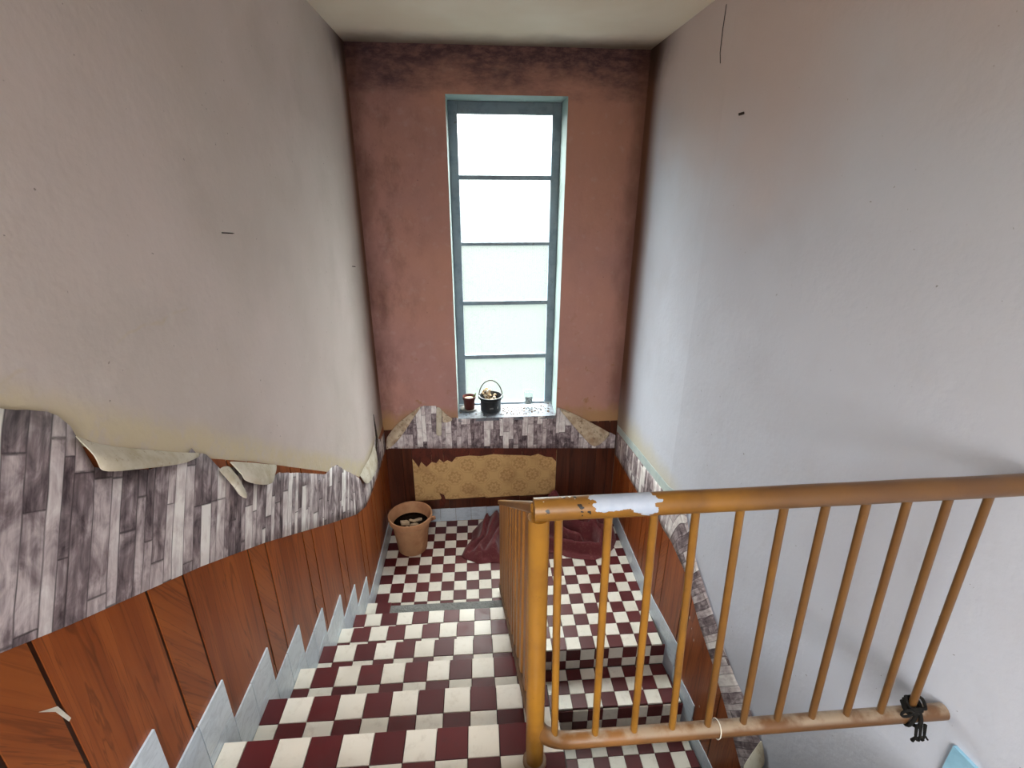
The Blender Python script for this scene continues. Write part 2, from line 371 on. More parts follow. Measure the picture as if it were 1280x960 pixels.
def paint(name, a, b, chips=None):
    n = N(name, 0.36, 0.5); P = n.geo(); X, Y, Z = n.sep(P)[0:3]
    c = n.mix(n.step(n.noise(P, 7, 4), 0.35, 0.7), a, b)
    c = n.mix(n.math('MULTIPLY', n.step(n.math('ADD', X, n.math('MULTIPLY', n.math('SUBTRACT', n.noise(P, 5, 3), 0.5), 0.5)), 0.35, 0.85), 0.75), c, lin(92, 64, 42))  # browner along X: backlit shade put into the colour, with some ageing
    c = n.mix(n.math('MULTIPLY', n.step(n.noise(P, 30, 4, 0.7), 0.6, 0.72), 0.45), c, lin(96, 66, 34))
    if chips == 'rail':   # long bare patch where the ochre paint has flaked to a pale blue undercoat, black chips beside it
        w = n.noise(n.vmul(P, (1, 1, 2.4)), 26, 3, 0.6); d = n.math('MULTIPLY', n.math('SUBTRACT', w, 0.5), 0.10)
        xm = n.math('ADD', X, d)
        zc = n.math('ADD', Z, n.math('MULTIPLY', d, 0.35))
        lim = n.step(X, 0.345, 0.39, 2.265, 2.247)
        pm = n.math('MULTIPLY', n.math('MULTIPLY', n.math('GREATER_THAN', xm, 0.262), n.math('LESS_THAN', xm, 0.412)), n.math('GREATER_THAN', zc, lim))
        c = n.mix(pm, c, n.mix(n.noise(P, 40, 4), lin(150, 164, 186), lin(186, 194, 208)))
        bz = n.math('MULTIPLY', n.math('LESS_THAN', X, 0.262), n.math('GREATER_THAN', n.noise(P, 42, 2), 0.635))
        c = n.mix(bz, c, lin(22, 18, 16))
        wz = n.math('MULTIPLY', n.math('LESS_THAN', X, 0.27), n.math('GREATER_THAN', Z, n.math('MULTIPLY_ADD', d, 0.25, 2.288)))
        c = n.mix(wz, c, lin(220, 222, 224))
    if chips == 'low':
        du = n.math('MULTIPLY', n.step(n.sep(n.node('NewGeometry').outputs['Normal'])[2], 0.3, 0.9), n.step(n.noise(P, 14, 4), 0.35, 0.6))
        c = n.mix(n.math('MULTIPLY', du, 0.6), c, lin(170, 156, 136))
    n.color(c).bump(n.noise(P, 25, 3), 0.1, 0.003)
    return n.m
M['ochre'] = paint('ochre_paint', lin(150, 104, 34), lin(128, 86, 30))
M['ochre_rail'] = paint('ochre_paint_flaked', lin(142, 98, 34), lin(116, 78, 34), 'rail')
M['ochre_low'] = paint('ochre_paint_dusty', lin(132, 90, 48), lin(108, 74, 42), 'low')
M['slat'] = wood_mat('varnished_slat', lin(172, 118, 56), lin(146, 96, 44), lin(92, 56, 26), (14, 14, 0.7), 0.4)
M['slat_board'] = wood_mat('worn_board', lin(126, 92, 54), lin(104, 72, 42), lin(70, 46, 26), (8, 2, 2), 0.6)
M['dark_foot'] = wood_mat('dark_post', lin(60, 30, 20), lin(48, 24, 16), lin(30, 14, 10))

def simple(name, a, b, scale=20, rough=0.7, spec=0.3, bump=0.0):
    n = N(name, rough, spec); P = n.geo(); h = n.noise(P, scale, 4, 0.6); n.color(n.mix(n.step(h, 0.3, 0.7), a, b))
    if bump: n.bump(h, bump, 0.006)
    return n.m
M['terracotta'] = simple('dusty_terracotta', lin(200, 154, 116), lin(178, 130, 96), 9, 0.75, 0.2, 0.1)
M['soil'] = simple('dark_soil', lin(40, 32, 26), lin(24, 18, 15), 60, 1.0, 0.0, 0.8)
M['rubble'] = simple('dusty_rubble', lin(206, 184, 156), lin(160, 138, 114), 24, 0.95, 0.1, 0.3)
M['red_pot'] = simple('red_plastic_pot', lin(88, 38, 34), lin(72, 30, 28), 20, 0.55)
M['saucer'] = simple('grey_saucer', lin(150, 146, 140), lin(112, 104, 98), 18, 0.6)
M['enamel'] = simple('black_enamel', lin(24, 27, 31), lin(36, 40, 44), 30, 0.35, 0.5)
M['enamel_chip'] = simple('enamel_chip', lin(140, 142, 142), lin(110, 112, 114), 30, 0.7)
M['dry'] = simple('dry_stems', lin(196, 172, 140), lin(150, 120, 88), 40, 0.9, 0.1)
M['dry_pale'] = simple('pale_petals', lin(232, 224, 208), lin(200, 186, 164), 40, 0.9, 0.1)
M['leaf'] = simple('dull_leaf', lin(96, 112, 72), lin(74, 88, 56), 30, 0.7)
M['steel'] = simple('rusty_steel', lin(70, 58, 50), lin(42, 34, 30), 40, 0.6)
M['wire'] = simple('white_wire', lin(222, 218, 206), lin(196, 190, 178), 30, 0.5)
M['cord'] = simple('black_cord', lin(24, 24, 24), lin(38, 36, 34), 60, 0.9, 0.1)
M['pale_trim'] = simple('pale_blue_paint', lin(196, 208, 204), lin(176, 192, 194), 14, 0.6)
M['blue_trim'] = simple('light_blue_paint', lin(160, 208, 232), lin(140, 188, 214), 9, 0.4)
M['debris'] = simple('paint_flakes', lin(120, 100, 88), lin(84, 70, 60), 60, 0.95, 0.1)
M['jar_label'] = simple('mottled_label', lin(170, 180, 182), lin(70, 82, 88), 70, 0.7)
n = N('maroon_cloth', 0.9, 0.15); P = n.geo()
c = n.mix(n.noise(P, 6, 4), lin(118, 58, 62), lin(94, 44, 49))
fl = n.step(n.noise(P, 34, 3, 0.6, 1.2), 0.55, 0.64)
c = n.mix(n.math('MULTIPLY', fl, 0.4), c, lin(136, 88, 82))
n.color(c).bump(n.noise(P, 250, 2), 0.25, 0.002)
n.b.inputs['Sheen Weight'].default_value = 0.25; M['cloth'] = n.m

# ------------------------------------------------------------------ room shell
XL = -0.842
CEIL = 3.86
def yb(x): return 3.985 + 0.018 * x              # back wall is a touch out of square
def xr(y): return 1.25 if y >= 2.75 else 1.25 + 0.1135 * (2.75 - y)   # right wall bends outwards at the top of the lower flight
def struct(o, label): return tag(o, label, None, None, 'structure')
struct(MB().box(XL - 0.16, XL, -2.6, 4.35, -1.75, CEIL + 0.1).build('wall_left', M['plaster_left']), 'pinkish grey plaster wall on the left with a stained glue line')
wall_left = bpy.data.objects['wall_left']
wr = MB()
pts = [(xr(y), y) for y in (4.35, 2.75, -2.6)]
for (xa, ya), (xb, yb_) in zip(pts, pts[1:]):
    wr.add([(xa, ya, -1.75), (xb, yb_, -1.75), (xb + 0.16, yb_, -1.75), (xa + 0.16, ya, -1.75), (xa, ya, CEIL + 0.1), (xb, yb_, CEIL + 0.1), (xb + 0.16, yb_, CEIL + 0.1), (xa + 0.16, ya, CEIL + 0.1)],
           [[3, 2, 1, 0], [4, 5, 6, 7], [0, 1, 5, 4], [1, 2, 6, 5], [2, 3, 7, 6], [3, 0, 4, 7]])
wall_right = struct(wr.build('wall_right', M['plaster_right']), 'bluish white plaster wall on the right behind the railing')
KX0, KX1, KY0, KY1 = -0.82, 0.00, -2.55, -1.05      # opening added in the unseen hall ceiling to light the near treads
ce = MB()
for (a, b, c_, d) in ((XL - 0.16, 2.1, KY1, 4.4), (XL - 0.16, 2.1, -2.75, KY0), (XL - 0.16, KX0, KY0, KY1), (KX1, 2.1, KY0, KY1)):
    ce.box(a, b, c_, d, CEIL, CEIL + 0.10)
struct(ce.build('ceiling', M['ceiling']), 'beige painted ceiling with brown edge above the window')
# back wall with the window opening
WX0, WX1, WZ0, WZ1 = -0.188, 0.680, 1.073, 3.566
bw = MB(); xs = [XL - 0.05, WX0, WX1, 1.30]; zs = [-1.75, WZ0, WZ1, CEIL + 0.05]
for i in range(3):
    for j in range(3):
        if i == 1 and j == 1: continue
        a, b, c_, d = xs[i], xs[i + 1], zs[j], zs[j + 1]
        bw.add([(a, yb(a), c_), (b, yb(b), c_), (b, yb(b), d), (a, yb(a), d)], [[0, 1, 2, 3]])
        bw.add([(a, yb(a) + 0.36, c_), (b, yb(b) + 0.36, c_), (b, yb(b) + 0.36, d), (a, yb(a) + 0.36, d)], [[3, 2, 1, 0]])
wall_back = struct(bw.build('wall_back', M['plaster_back']), 'stained pink plaster wall around the tall window with black mould on top')
wall_back.data.materials.append(M['reveal'])
bm = bmesh.new(); bm.from_mesh(wall_back.data)
def quad(*p):
    f = bm.faces.new([bm.verts.new(v) for v in p]); f.material_index = 1
for (xa, za, xb, zb) in ((WX0, WZ0, WX0, WZ1), (WX0, WZ1, WX1, WZ1), (WX1, WZ1, WX1, WZ0), (WX1, WZ0, WX0, WZ0)):
    quad((xa, yb(xa), za), (xb, yb(xb), zb), (xb, yb(xb) + 0.36, zb), (xa, yb(xa) + 0.36, za))
bm.to_mesh(wall_back.data); bm.free()
# hall behind the camera, unseen window opening sized for fill light; lower hall floor
rw = MB(); HX0, HX1, HZ0, HZ1 = -0.78, 0.62, 2.25, 3.60
for (a, b, c_, d) in ((XL - 0.1, HX0, -1.75, CEIL), (HX1, 2.05, -1.75, CEIL), (HX0, HX1, -1.75, HZ0), (HX0, HX1, HZ1, CEIL)):
    rw.box(a, b, -2.75, -2.6, c_, d)
struct(rw.build('wall_rear', M['plaster_hall']), 'plaster wall of the upper hall behind the viewer')
struct(MB().box(XL, 2.0, -2.6, 4.0, -1.75, -1.6).build('floor.002', M['mortar']), 'grey floor of the lower hall under the stairs')

# ------------------------------------------------------------------ tiled floors and flights
def cached_tile(w, d, h, red, _c={}):
    key = (round(w, 4), round(d, 4), round(h, 4), red)
    if key not in _c:
        b = 0.0012; x, y = w / 2, d / 2
        vs = [(-x, -y, 0), (x, -y, 0), (x, y, 0), (-x, y, 0), (-x, -y, h - b), (x, -y, h - b), (x, y, h - b), (-x, y, h - b),
              (-x + b, -y + b, h), (x - b, -y + b, h), (x - b, y - b, h), (-x + b, y - b, h)]
        fs = [[0, 1, 5, 4], [1, 2, 6, 5], [2, 3, 7, 6], [3, 0, 4, 7], [4, 5, 9, 8], [5, 6, 10, 9], [6, 7, 11, 10], [7, 4, 8, 11], [8, 9, 10, 11]]
        _c[key] = new_mesh('tile', vs, fs, M['tile_red' if red else 'tile_white'])
    return _c[key]
G = 0.0024          # joint width
def lay(parent, x0, x1, y0, y1, z, red, h=0.012, off=(0, 0, 0)):
    """one floor tile with its top at z"""
    o = link('tile', cached_tile(x1 - x0 - G, y1 - y0 - G, h, red), parent,
             Vector(((x0 + x1) / 2, (y0 + y1) / 2, z - h + random.uniform(-0.0006, 0.0004))) - Vector(off))
    o.rotation_euler = (random.uniform(-0.003, 0.003), random.uniform(-0.003, 0.003), random.uniform(-0.006, 0.006))
    return o
def riser_tile(parent, x0, x1, y, z0, z1, red, off):
    o = link('tile', cached_tile(x1 - x0 - G, z1 - z0 - G, 0.010, red), parent, Vector(((x0 + x1) / 2, y + 0.010, (z0 + z1) / 2)) - Vector(off), (math.radians(90), 0, 0))
    return o
def cols(phase, x0, x1):
    i = math.floor((x0 - phase) / 0.1); out = []
    while phase + 0.1 * i < x1 - 1e-6:
        a, b = max(x0, phase + 0.1 * i), min(x1, phase + 0.1 * (i + 1))
        if b - a > 0.012: out.append((i, a, b))
        i += 1
    return out
def ny(k): return 2.8045 - 0.2823 * (k - 1)      # nosing line of each upper-flight step
RISE = 0.19
STX0, STX1 = -0.831, 0.244

floor_ = struct(MB().box(XL, 1.25, 2.50, 4.05, -0.20, -0.0105).build('floor', M['mortar']), 'half landing floor of oxblood red and cream checker tiles')
for (i, a, b) in cols(0.066, -0.832, 1.240):
    j = 0
    while True:
        y0 = 2.488 + 0.1 * j; y1 = min(y0 + 0.1, yb((a + b) / 2) - 0.010)
        if y1 - y0 < 0.012: break
        if not (b < STX1 + 0.02 and y1 < ny(1) - 0.01):
            lay(floor_, a, b, y0, y1, 0, (i + j) % 2 == 0)
        j += 1

upper = thing('stair_flight', 'upper stair flight of red and cream tiles running down along the left wall', 'stairs', (-0.3, 2.7, 0))
for k in range(1, 9):
    z = RISE * k; y1 = ny(k); y0 = ny(k + 1)
    s = MB()
    if k == 1:
        s.box(STX0, STX1, y0, y1 - 0.028, 0.0, z - 0.013)
        st = s.build('step', M['mortar'], upper)
        pz = MB().box(-0.665, 0.138, y1 - 0.103, y1 - 0.030, z - 0.013, z - 0.004)
        lump = pz.build('bare_mortar', M['concrete'], st); tag(lump, 'bare grey mortar strip where nosing tiles broke off')
        MB().box(STX0, -0.665, y1 - 0.028, y1 - 0.004, 0.0, z - 0.013).build('nosing_block', M['mortar'], st)
        MB().box(0.138, STX1, y1 - 0.028, y1 - 0.004, 0.0, z - 0.013).build('nosing_block', M['mortar'], st)
    else:
        s.box(STX0, STX1, y0 + 0.0005, y1 - 0.004, max(0.001, z - 0.34), z - 0.0125)
        st = s.build('step', M['mortar'], upper)
    rows = [(y1 - 0.1, y1), (y1 - 0.2, y1 - 0.1), (y0 + 0.001, y1 - 0.2)]
    for r, (ra, rb) in enumerate(rows):
        for (i, a, b) in cols(0.04, STX0, STX1):
            if k == 1 and r == 0 and -0.67 < a < 0.1: continue
            lay(st, a, b, ra, rb, z, (i + k + r) % 2 == 1, off=upper.location)

lower = thing('stair_flight.001', 'lower stair flight of checker tiles with shadowed risers going down right under the railing', 'stairs', (0.75, 2.4, -0.19))
LX0 = 0.262
for j in range(1, 7):
    z = -RISE * j; y1 = 2.488 - 0.29 * (j - 1); y0 = y1 - 0.285
    xe = xr(y0) - 0.013
    ye = y1 + (0.0 if j > 1 else 0.0115)
    st = MB().prism([(LX0, y0 + .004, z - .30), (xr(y0 + .004) - .013, y0 + .004, z - .30), (xr(ye) - .013, ye, z - .30), (LX0, ye, z - .30)], (0, 0, 0.2875)).build('step', M['mortar'], lower)
    if j <= 4:
        rows = [(y0, y0 + 0.1), (y0 + 0.1, y0 + 0.2), (y0 + 0.2, y1 - 0.002)]
        for r, (ra, rb) in enumerate(rows):
            for (i, a, b) in cols(0.064, LX0, xr(rb) - 0.013):
                lay(st, a, b, ra, rb, z, (i + j + r) % 2 == 0, off=lower.location)
        # riser above this step
        for r, (za, zb) in enumerate(((z + RISE - 0.112, z + RISE - 0.013), (z + 0.001, z + RISE - 0.113))):
            for (i, a, b) in cols(0.064, LX0, min(xe, xr(y1) - 0.013)):
                o = riser_tile(st, a, b, y1 - 0.006 if j > 1 else 2.489, za, zb, (i + j + 1 + r) % 2 == 1, lower.location)

# upper hall floor behind and beside the post
struct(MB().box(XL, STX1, -2.6, ny(9) - 0.002, 1.38, 1.52).add(
    [(0.262, -2.6, 1.12), (xr(-2.6), -2.6, 1.12), (xr(0.76), 0.76, 1.12), (0.262, 0.76, 1.12), (0.262, -2.6, 1.235), (xr(-2.6), -2.6, 1.235), (xr(0.76), 0.76, 1.235), (0.262, 0.76, 1.235)],
    [[3, 2, 1, 0], [4, 5, 6, 7], [0, 1, 5, 4], [1, 2, 6, 5], [2, 3, 7, 6], [3, 0, 4, 7]]).build('floor.001', M['mortar']), 'dusty grey floor edge of the upper hall at the railing')

# ------------------------------------------------------------------ skirtings
SK0, SK1 = XL + 0.0045, XL + 0.0105
def skirt_left(parent, y0, y1, z0, z1, name='tile'):
    g = 0.0018
    return MB().box(SK0, SK1, y0 + g, y1 - g, z0 + g, z1 - g).build(name, M['skirt'], parent)
bl = MB().box(XL, XL + 0.003, 2.9, 3.95, 0.0, 0.12).build('baseboard_left', M['mortar']); struct(bl, 'pale blue skirting tiles stepping down the left wall')
def ay(k): return 2.879 - 0.282 * (k - 1)
def top(k): return RISE * k + 0.185 if k > 1 else RISE + 0.18
y = ay(1)
while y < 3.96:
    y2 = min(y + 0.15, 3.968); skirt_left(bl, y, y2, 0.001, 0.162); y = y2 + 0.0001
    if y2 >= 3.967: break
for k in range(1, 10):
    a, b, t = ay(k + 1), ay(k), top(k)
    MB().box(XL + .0041, SK0 - .0002, a + .003, b - .002, max(.001, RISE * (k - 1) + .01), t - .003).build('joint_backing', M['mortar'], bl)
    skirt_left(bl, b - 0.15, b, t - 0.15, t)
    skirt_left(bl, a, b - 0.15, max(0.001, RISE * k - 0.02), t)
    skirt_left(bl, b - 0.15, b, max(0.001, RISE * (k - 1) + 0.002), t - 0.15)
bb = MB().box(-0.825, 1.235, yb(0.2) - 0.0015, yb(0.2) + 0.001, 0.0, 0.02).build('baseboard_back', M['mortar']); struct(bb, 'white square skirting tiles along the foot of the back wall')
x = -0.825
while x < 1.22:
    x2 = min(x + 0.145, 1.235); ym = yb((x + x2) / 2)
    MB().box(x + 0.0012, x2 - 0.0012, ym - 0.0095, ym - 0.0030, 0.001, 0.148).build('tile', M['skirt'], bb); x = x2
br = MB().box(1.247, 1.2495, 2.8, 3.95, 0.0, 0.12).build('baseboard_right', M['mortar']); struct(br, 'pale blue skirting tiles following the lower flight along the right wall')
def skirt_right(poly):
    """poly (y, z) on the right wall, thin slab hugging it"""
    d = 0.0105; e_ = 0.0045
    P = [(xr(y_) - e_, y_, z_) for y_, z_ in poly]
    return MB().prism(P, (-(d - e_), 0, 0)).build('tile', M['skirt'], br)
y = 3.985
for w in (0.15,) * 8:
    skirt_right([(y - 0.0012, 0.001), (y - 0.0012, 0.155), (y - w + 0.0012, 0.155), (y - w + 0.0012, 0.001)]); y -= w
yk = y
skirt_right([(2.785 - 0.0012, 0.001), (2.785 - 0.0012, 0.155), (2.7512, 0.155), (2.7512, 0.001)])
skirt_right([(2.7488, 0.001), (2.7488, 0.153), (2.601, 0.145), (2.601, 0.001)])
skirt_right([(2.599, -0.0), (2.599, 0.145), (2.478, 0.138), (2.478, -0.0)])
def teeth(apx):
    for j, ((ya, za), (yb_, zb_)) in enumerate(zip(apx, apx[1:])):
        # far piece hanging beside the riser, near piece lying along the tread
        skirt_right([(ya + 0.108, za + 0.012), (ya + 0.001, za), (ya + 0.001, za - 0.20), (ya + 0.108, za - 0.20)])
        skirt_right([(ya - 0.001, zb_ + 0.012), (yb_ + 0.110, zb_ + 0.012), (yb_ + 0.110, zb_ - 0.12), (ya - 0.001, zb_ - 0.12)])
teeth([(2.368, 0.126), (2.095, -0.085), (1.81, -0.275), (1.52, -0.465)])
tr2 = MB().prism([(xr(0.925) - 0.001, 0.925, 1.2355), (xr(0.925) - 0.001, 0.925, 1.362), (xr(-2.5) - 0.001, -2.5, 1.362), (xr(-2.5) - 0.001, -2.5, 1.2355)], (-0.012, 0, 0)).build('trim_2', M['blue_trim'])
struct(tr2, 'light blue skirting of the upper hall at the lower right')

# ------------------------------------------------------------------ wood panelling (planks are parts of the walls)
def interp(tab, y):
    tab = sorted(tab)
    if y <= tab[0][0]: (a, za), (b, zb_) = tab[0], tab[1]
    elif y >= tab[-1][0]: (a, za), (b, zb_) = tab[-2], tab[-1]
    else:
        for (a, za), (b, zb_) in zip(tab, tab[1:]):
            if a <= y <= b: break
    return za + (zb_ - za) * (y - a) / (b - a)
WTOP_L = [(0.3, 2.88), (1.02, 2.440), (1.38, 2.205), (1.66, 2.028), (1.85, 1.90), (2.95, 1.16), (3.05, 1.085), (3.4, 1.02), (3.97, 1.02)]
def stair_low(y):   # wood runs down behind the stepped skirting
    if y > 2.8: return 0.04
    return max(0.04, (2.8045 - y) / 0.2823 * RISE + 0.06)
seams = [0.30, 0.40, 0.62, 0.74, 1.025, 1.160, 1.50, 1.625, 1.966, 2.075, 2.40, 2.515, 2.875, 2.98, 3.28, 3.38, 3.68, 3.78, 3.9745]
for i, (a, b) in enumerate(zip(seams, seams[1:])):
    g = 0.0055; a_, b_ = a + g, b - g
    yy = sorted({a_, b_} | {p[0] for p in WTOP_L if a_ < p[0] < b_})
    x0, x1 = XL + 0.0002, XL + 0.0040
    poly = [(x0, a_, stair_low(a_)), (x0, b_, stair_low(b_))] + [(x0, q_, interp(WTOP_L, q_)) for q_ in reversed(yy)]
    MB().prism(poly, (x1 - x0, 0, 0)).build('plank', M['wood_strip' if (b - a) < 0.15 else 'wood'], wall_left)
yy = [0.29] + [p[0] for p in WTOP_L[1:]]
poly = [(XL, 0.29, stair_low(0.29)), (XL, 3.968, 0.04)] + [(XL, q_, interp(WTOP_L, q_) - 0.004) for q_ in reversed(yy)]
MB().prism(poly, (0.0012, 0, 0)).build('joint_backing', M['wood_joint'], wall_left)
# right wall
WTOP_R = [(3.985, 0.90), (3.4, 0.97), (2.75, 1.03), (2.63, 1.02), (2.48, 0.95), (2.386, 0.84), (2.076, 0.62), (1.828, 0.43), (1.2, -0.05)]
def low_r(y):
    if y > 2.45: return 0.05
    return 0.05 - (2.45 - y) * 0.66 - 0.02
seams = [3.985, 3.86, 3.77, 3.52, 3.42, 3.14, 3.05, 2.75, 2.655, 2.40, 2.31, 1.985, 1.905, 1.58, 1.47, 1.3]
for a, b in zip(seams, seams[1:]):
    a_, b_ = a - 0.005, b + 0.005
    yy = sorted({a_, b_} | {p[0] for p in WTOP_R if b_ < p[0] < a_})
    poly = [(xr(b_) - 0.0002, b_, low_r(b_)), (xr(a_) - 0.0002, a_, low_r(a_))] + [(xr(q_) - 0.0002, q_, interp(WTOP_R, q_)) for q_ in reversed(yy)]
    MB().prism(poly, (-0.0038, 0, 0)).build('plank', M['wood_strip' if a - b < 0.12 else 'wood'], wall_right)
for a, b in ((3.985, 2.752), (2.748, 1.3)):
    yy = sorted({a, b} | {p[0] for p in WTOP_R if b < p[0] < a})
    poly = [(xr(b), b, low_r(b))] + ([(xr(2.45), 2.45, 0.05)] if b < 2.45 < a else []) + [(xr(a), a, low_r(a))] + [(xr(q_), q_, interp(WTOP_R, q_) - 0.004) for q_ in reversed(yy)]
    MB().prism(poly, (-0.0012, 0, 0)).build('joint_backing', M['wood_joint'], wall_right)
for i, (y_, z_, s_) in enumerate(((2.298, 0.441, 0.012), (2.221, 0.336, 0.010), (2.055, -0.035, 0.009), (2.26, 0.39, 0.006))):
    o = MB().prism([(xr(y_) - 0.0042, y_ - s_ * .4, z_ - s_), (xr(y_) - 0.0042, y_ + s_ * .3, z_ - s_ * .4), (xr(y_) - 0.0042, y_ + s_ * .4, z_ + s_), (xr(y_) - 0.0042, y_ - s_ * .2, z_ + s_ * .5)], (-0.0006, 0, 0)).build('paint_chip', M['wire'], wall_right)
    tag(o, 'pale chip in the veneer')
# scratch on the nearest left plank
o = MB().prism([(XL + 0.0041, 0.702, 2.052), (XL + 0.0041, 0.735, 2.022), (XL + 0.0041, 0.748, 1.970), (XL + 0.0041, 0.742, 1.968), (XL + 0.0041, 0.728, 2.016)], (0.0006, 0, 0)).build('scratch', M['wire'], wall_left)
tag(o, 'pale scratch in the veneer')

# back wall panelling around the torn opening
def BWP(poly, off0, off1, name, mat, parent=wall_back):
    P = [(x_, yb(x_) - off0, z_) for x_, z_ in poly]
    return MB().prism(P, (0, -(off1 - off0), 0)).build(name, mat, parent)
bseams = [-0.839, -0.700, -0.610]
for a, b in zip(bseams, bseams[1:]): BWP([(a + .004, .06), (b - .004, .06), (b - .004, 0.98), (a + .004, 0.98)], 0.0012, 0.0036, 'plank', M['wood_back_shaded'])
bseams = [0.700, 0.832, 0.948, 1.071, 1.18, 1.250]
for a, b in zip(bseams, bseams[1:]): BWP([(a + .003, .06), (b - .003, .06), (b - .003, 1.0), (a + .003, 1.0)], 0.0012, 0.0036, 'plank', M['wood_back_shaded'])
# ragged veneer left above the patch (one jagged piece per old plank) and the board left below it
rnd = random.Random(4)
rag = [(-0.612, 0.69), (-0.585, 0.645), (-0.56, 0.60), (-0.535, 0.655), (-0.49, 0.600), (-0.44, 0.650), (-0.40, 0.635), (-0.37, 0.675), (-0.335, 0.640), (-0.30, 0.662), (-0.26, 0.640), (-0.22, 0.690), (-0.10, 0.700), (0.0, 0.690), (0.12, 0.705), (0.25, 0.690), (0.38, 0.682), (0.46, 0.670), (0.53, 0.688), (0.60, 0.655), (0.66, 0.645), (0.70, 0.60)]
cuts = [-0.612, -0.44, -0.335, -0.10, 0.12, 0.38, 0.53, 0.70]
for a, b in zip(cuts, cuts[1:]):
    low = [p for p in rag if a - 1e-6 <= p[0] <= b + 1e-6]
    BWP([(low[0][0] + .0004, low[0][1])] + low[1:-1] + [(low[-1][0] - .0004, low[-1][1]), (b - .0004, 0.93), (a + .0004, 0.93)], 0.0024, 0.0045, 'plank', M['wood_torn'])
cuts = [-0.612, -0.30, 0.04, 0.36, 0.70]
for i, (a, b) in enumerate(zip(cuts, cuts[1:])):
    BWP([(a + .001, 0.148), (b - .001, 0.150), (b - .001, 0.246 + 0.004 * (i % 2)), (a + .001, 0.240)], 0.0024, 0.016, 'plank', M['wood_back_shaded'])
BWP([(-0.842, 0.02), (1.25, 0.02), (1.25, 0.985), (-0.842, 0.985)], -0.0004, 0.0008, 'joint_backing', M['wood_joint'])
# old patterned paper
mp = MB(); P = [(-0.612, 0.24), (0.700, 0.24), (0.702, 0.72), (-0.612, 0.72)]
mp.prism([(x_, yb(x_) - 0.0010, z_) for x_, z_ in P], (0, -0.0009, 0))
tag(mp.build('old_wallpaper', M['medallion']), 'old mustard wallpaper with round flower medallions where the panelling was torn away', 'wallpaper')
o = BWP([(-0.385, 0.175), (-0.35, 0.175), (-0.33, 0.24), (-0.345, 0.30), (-0.385, 0.325), (-0.37, 0.27), (-0.395, 0.235)], 0.018, 0.021, 'splinter', M['wood_torn']); tag(o, 'curled splinter of torn veneer')

# ------------------------------------------------------------------ plank-print wallpaper (three glued strips with torn, curling edges)
def strip(name, label, P3, lo, hi, y0, y1, step, uvf, jag=0.006, rows=5, bulge=0.004):
    """P3(s, z, off) -> world point; lo/hi tables give lower and upper edge along s"""
    n_ = int((y1 - y0) / step) + 1; vs = []; fs = []; uv = []
    for i in range(n_ + 1):
        s = y0 + (y1 - y0) * i / n_
        a = interp(lo, s); b = interp(hi, s) + noise.noise((s * 37, 0, 3)) * jag
        for j in range(rows + 1):
            t = j / rows; z = a + (b - a) * t
            w = bulge * (t ** 2) * (0.5 + 0.5 * noise.noise((s * 9, z * 9, 1)))
            vs.append(P3(s, z, 0.0006 + w)); uv.append(uvf(s, z))
    for i in range(n_):
        for j in range(rows):
            a = i * (rows + 1) + j; fs.append([a, a + rows + 1, a + rows + 2, a + 1])
    root = bpy.data.objects.new(name, new_mesh(name, vs, fs, M['paper'], True, uv)); COL.objects.link(root)
    sol = root.modifiers.new('thickness', 'SOLIDIFY'); sol.thickness = 0.0005; sol.offset = 0
    return tag(root, label, 'wallpaper')
def flap(parent, name, label, P3, topline, botline, out, mat='paper_back', rows=8, curl=1.0):
    """sheet folded over: starts at topline on the wall, bellies out, ends at botline"""
    vs = []; fs = []; n_ = len(topline)
    for i in range(n_):
        for j in range(rows + 1):
            t = j / rows
            s = topline[i][0] + (botline[i][0] - topline[i][0]) * t; z = topline[i][1] + (botline[i][1] - topline[i][1]) * t
            o_ = 0.003 + out[i] * (math.sin(min(1, t * 1.25) * math.pi * 0.5) if curl > 0 else math.sin(t * math.pi)) + 0.003 * noise.noise((s * 30, z * 30, 5))
            vs.append(P3(s, z, o_))
    for i in range(n_ - 1):
        for j in range(rows):
            a = i * (rows + 1) + j; fs.append([a, a + rows + 1, a + rows + 2, a + 1])
    off = parent.location
    me = new_mesh(name, [Vector(v) - off for v in vs], fs, M[mat], True)
    o = link(name, me, parent); sol = o.modifiers.new('thickness', 'SOLIDIFY'); sol.thickness = 0.0006; sol.offset = 0
    sub = o.modifiers.new('smooth', 'SUBSURF'); sub.levels = sub.render_levels = 1
    return tag(o, label)
PL3 = lambda s, z, o: (XL + 0.0046 + o, s, z)
lo = [(0.30, 2.45), (0.695, 2.215), (0.812, 2.147), (0.95, 2.073), (1.243, 1.915), (1.627, 1.689), (2.321, 1.248), (2.852, 0.921), (3.086, 0.815), (3.283, 0.79), (3.585, 0.784), (3.968, 0.80)]
hi = [(0.30, 3.0), (0.86, 2.605), (0.923, 2.572), (0.968, 2.538), (0.982, 2.50), (0.99, 2.41), (1.02, 2.385), (1.157, 2.301), (1.30, 2.262), (1.335, 2.262), (1.345, 2.235), (1.387, 2.222), (1.46, 2.11), (1.532, 2.085), (1.721, 1.893), (1.837, 1.871), (2.05, 1.74), (2.378, 1.527), (2.50, 1.50), (2.60, 1.455), (2.699, 1.361), (2.90, 1.20), (3.017, 1.098), (3.10, 0.99), (3.16, 1.02), (3.30, 1.00), (3.42, 1.05), (3.609, 1.095), (3.80, 0.985), (3.968, 0.97)]
c_, s_ = math.cos(-0.563), math.sin(-0.563)
def uvL(s, z):
    k = min(1, max(0, (3.0 - s) / 0.25)); a = -0.48 * k
    return ((s - 3.0) * math.cos(a) + (z - 0.9) * math.sin(a), -(s - 3.0) * math.sin(a) + (z - 0.9) * math.cos(a))
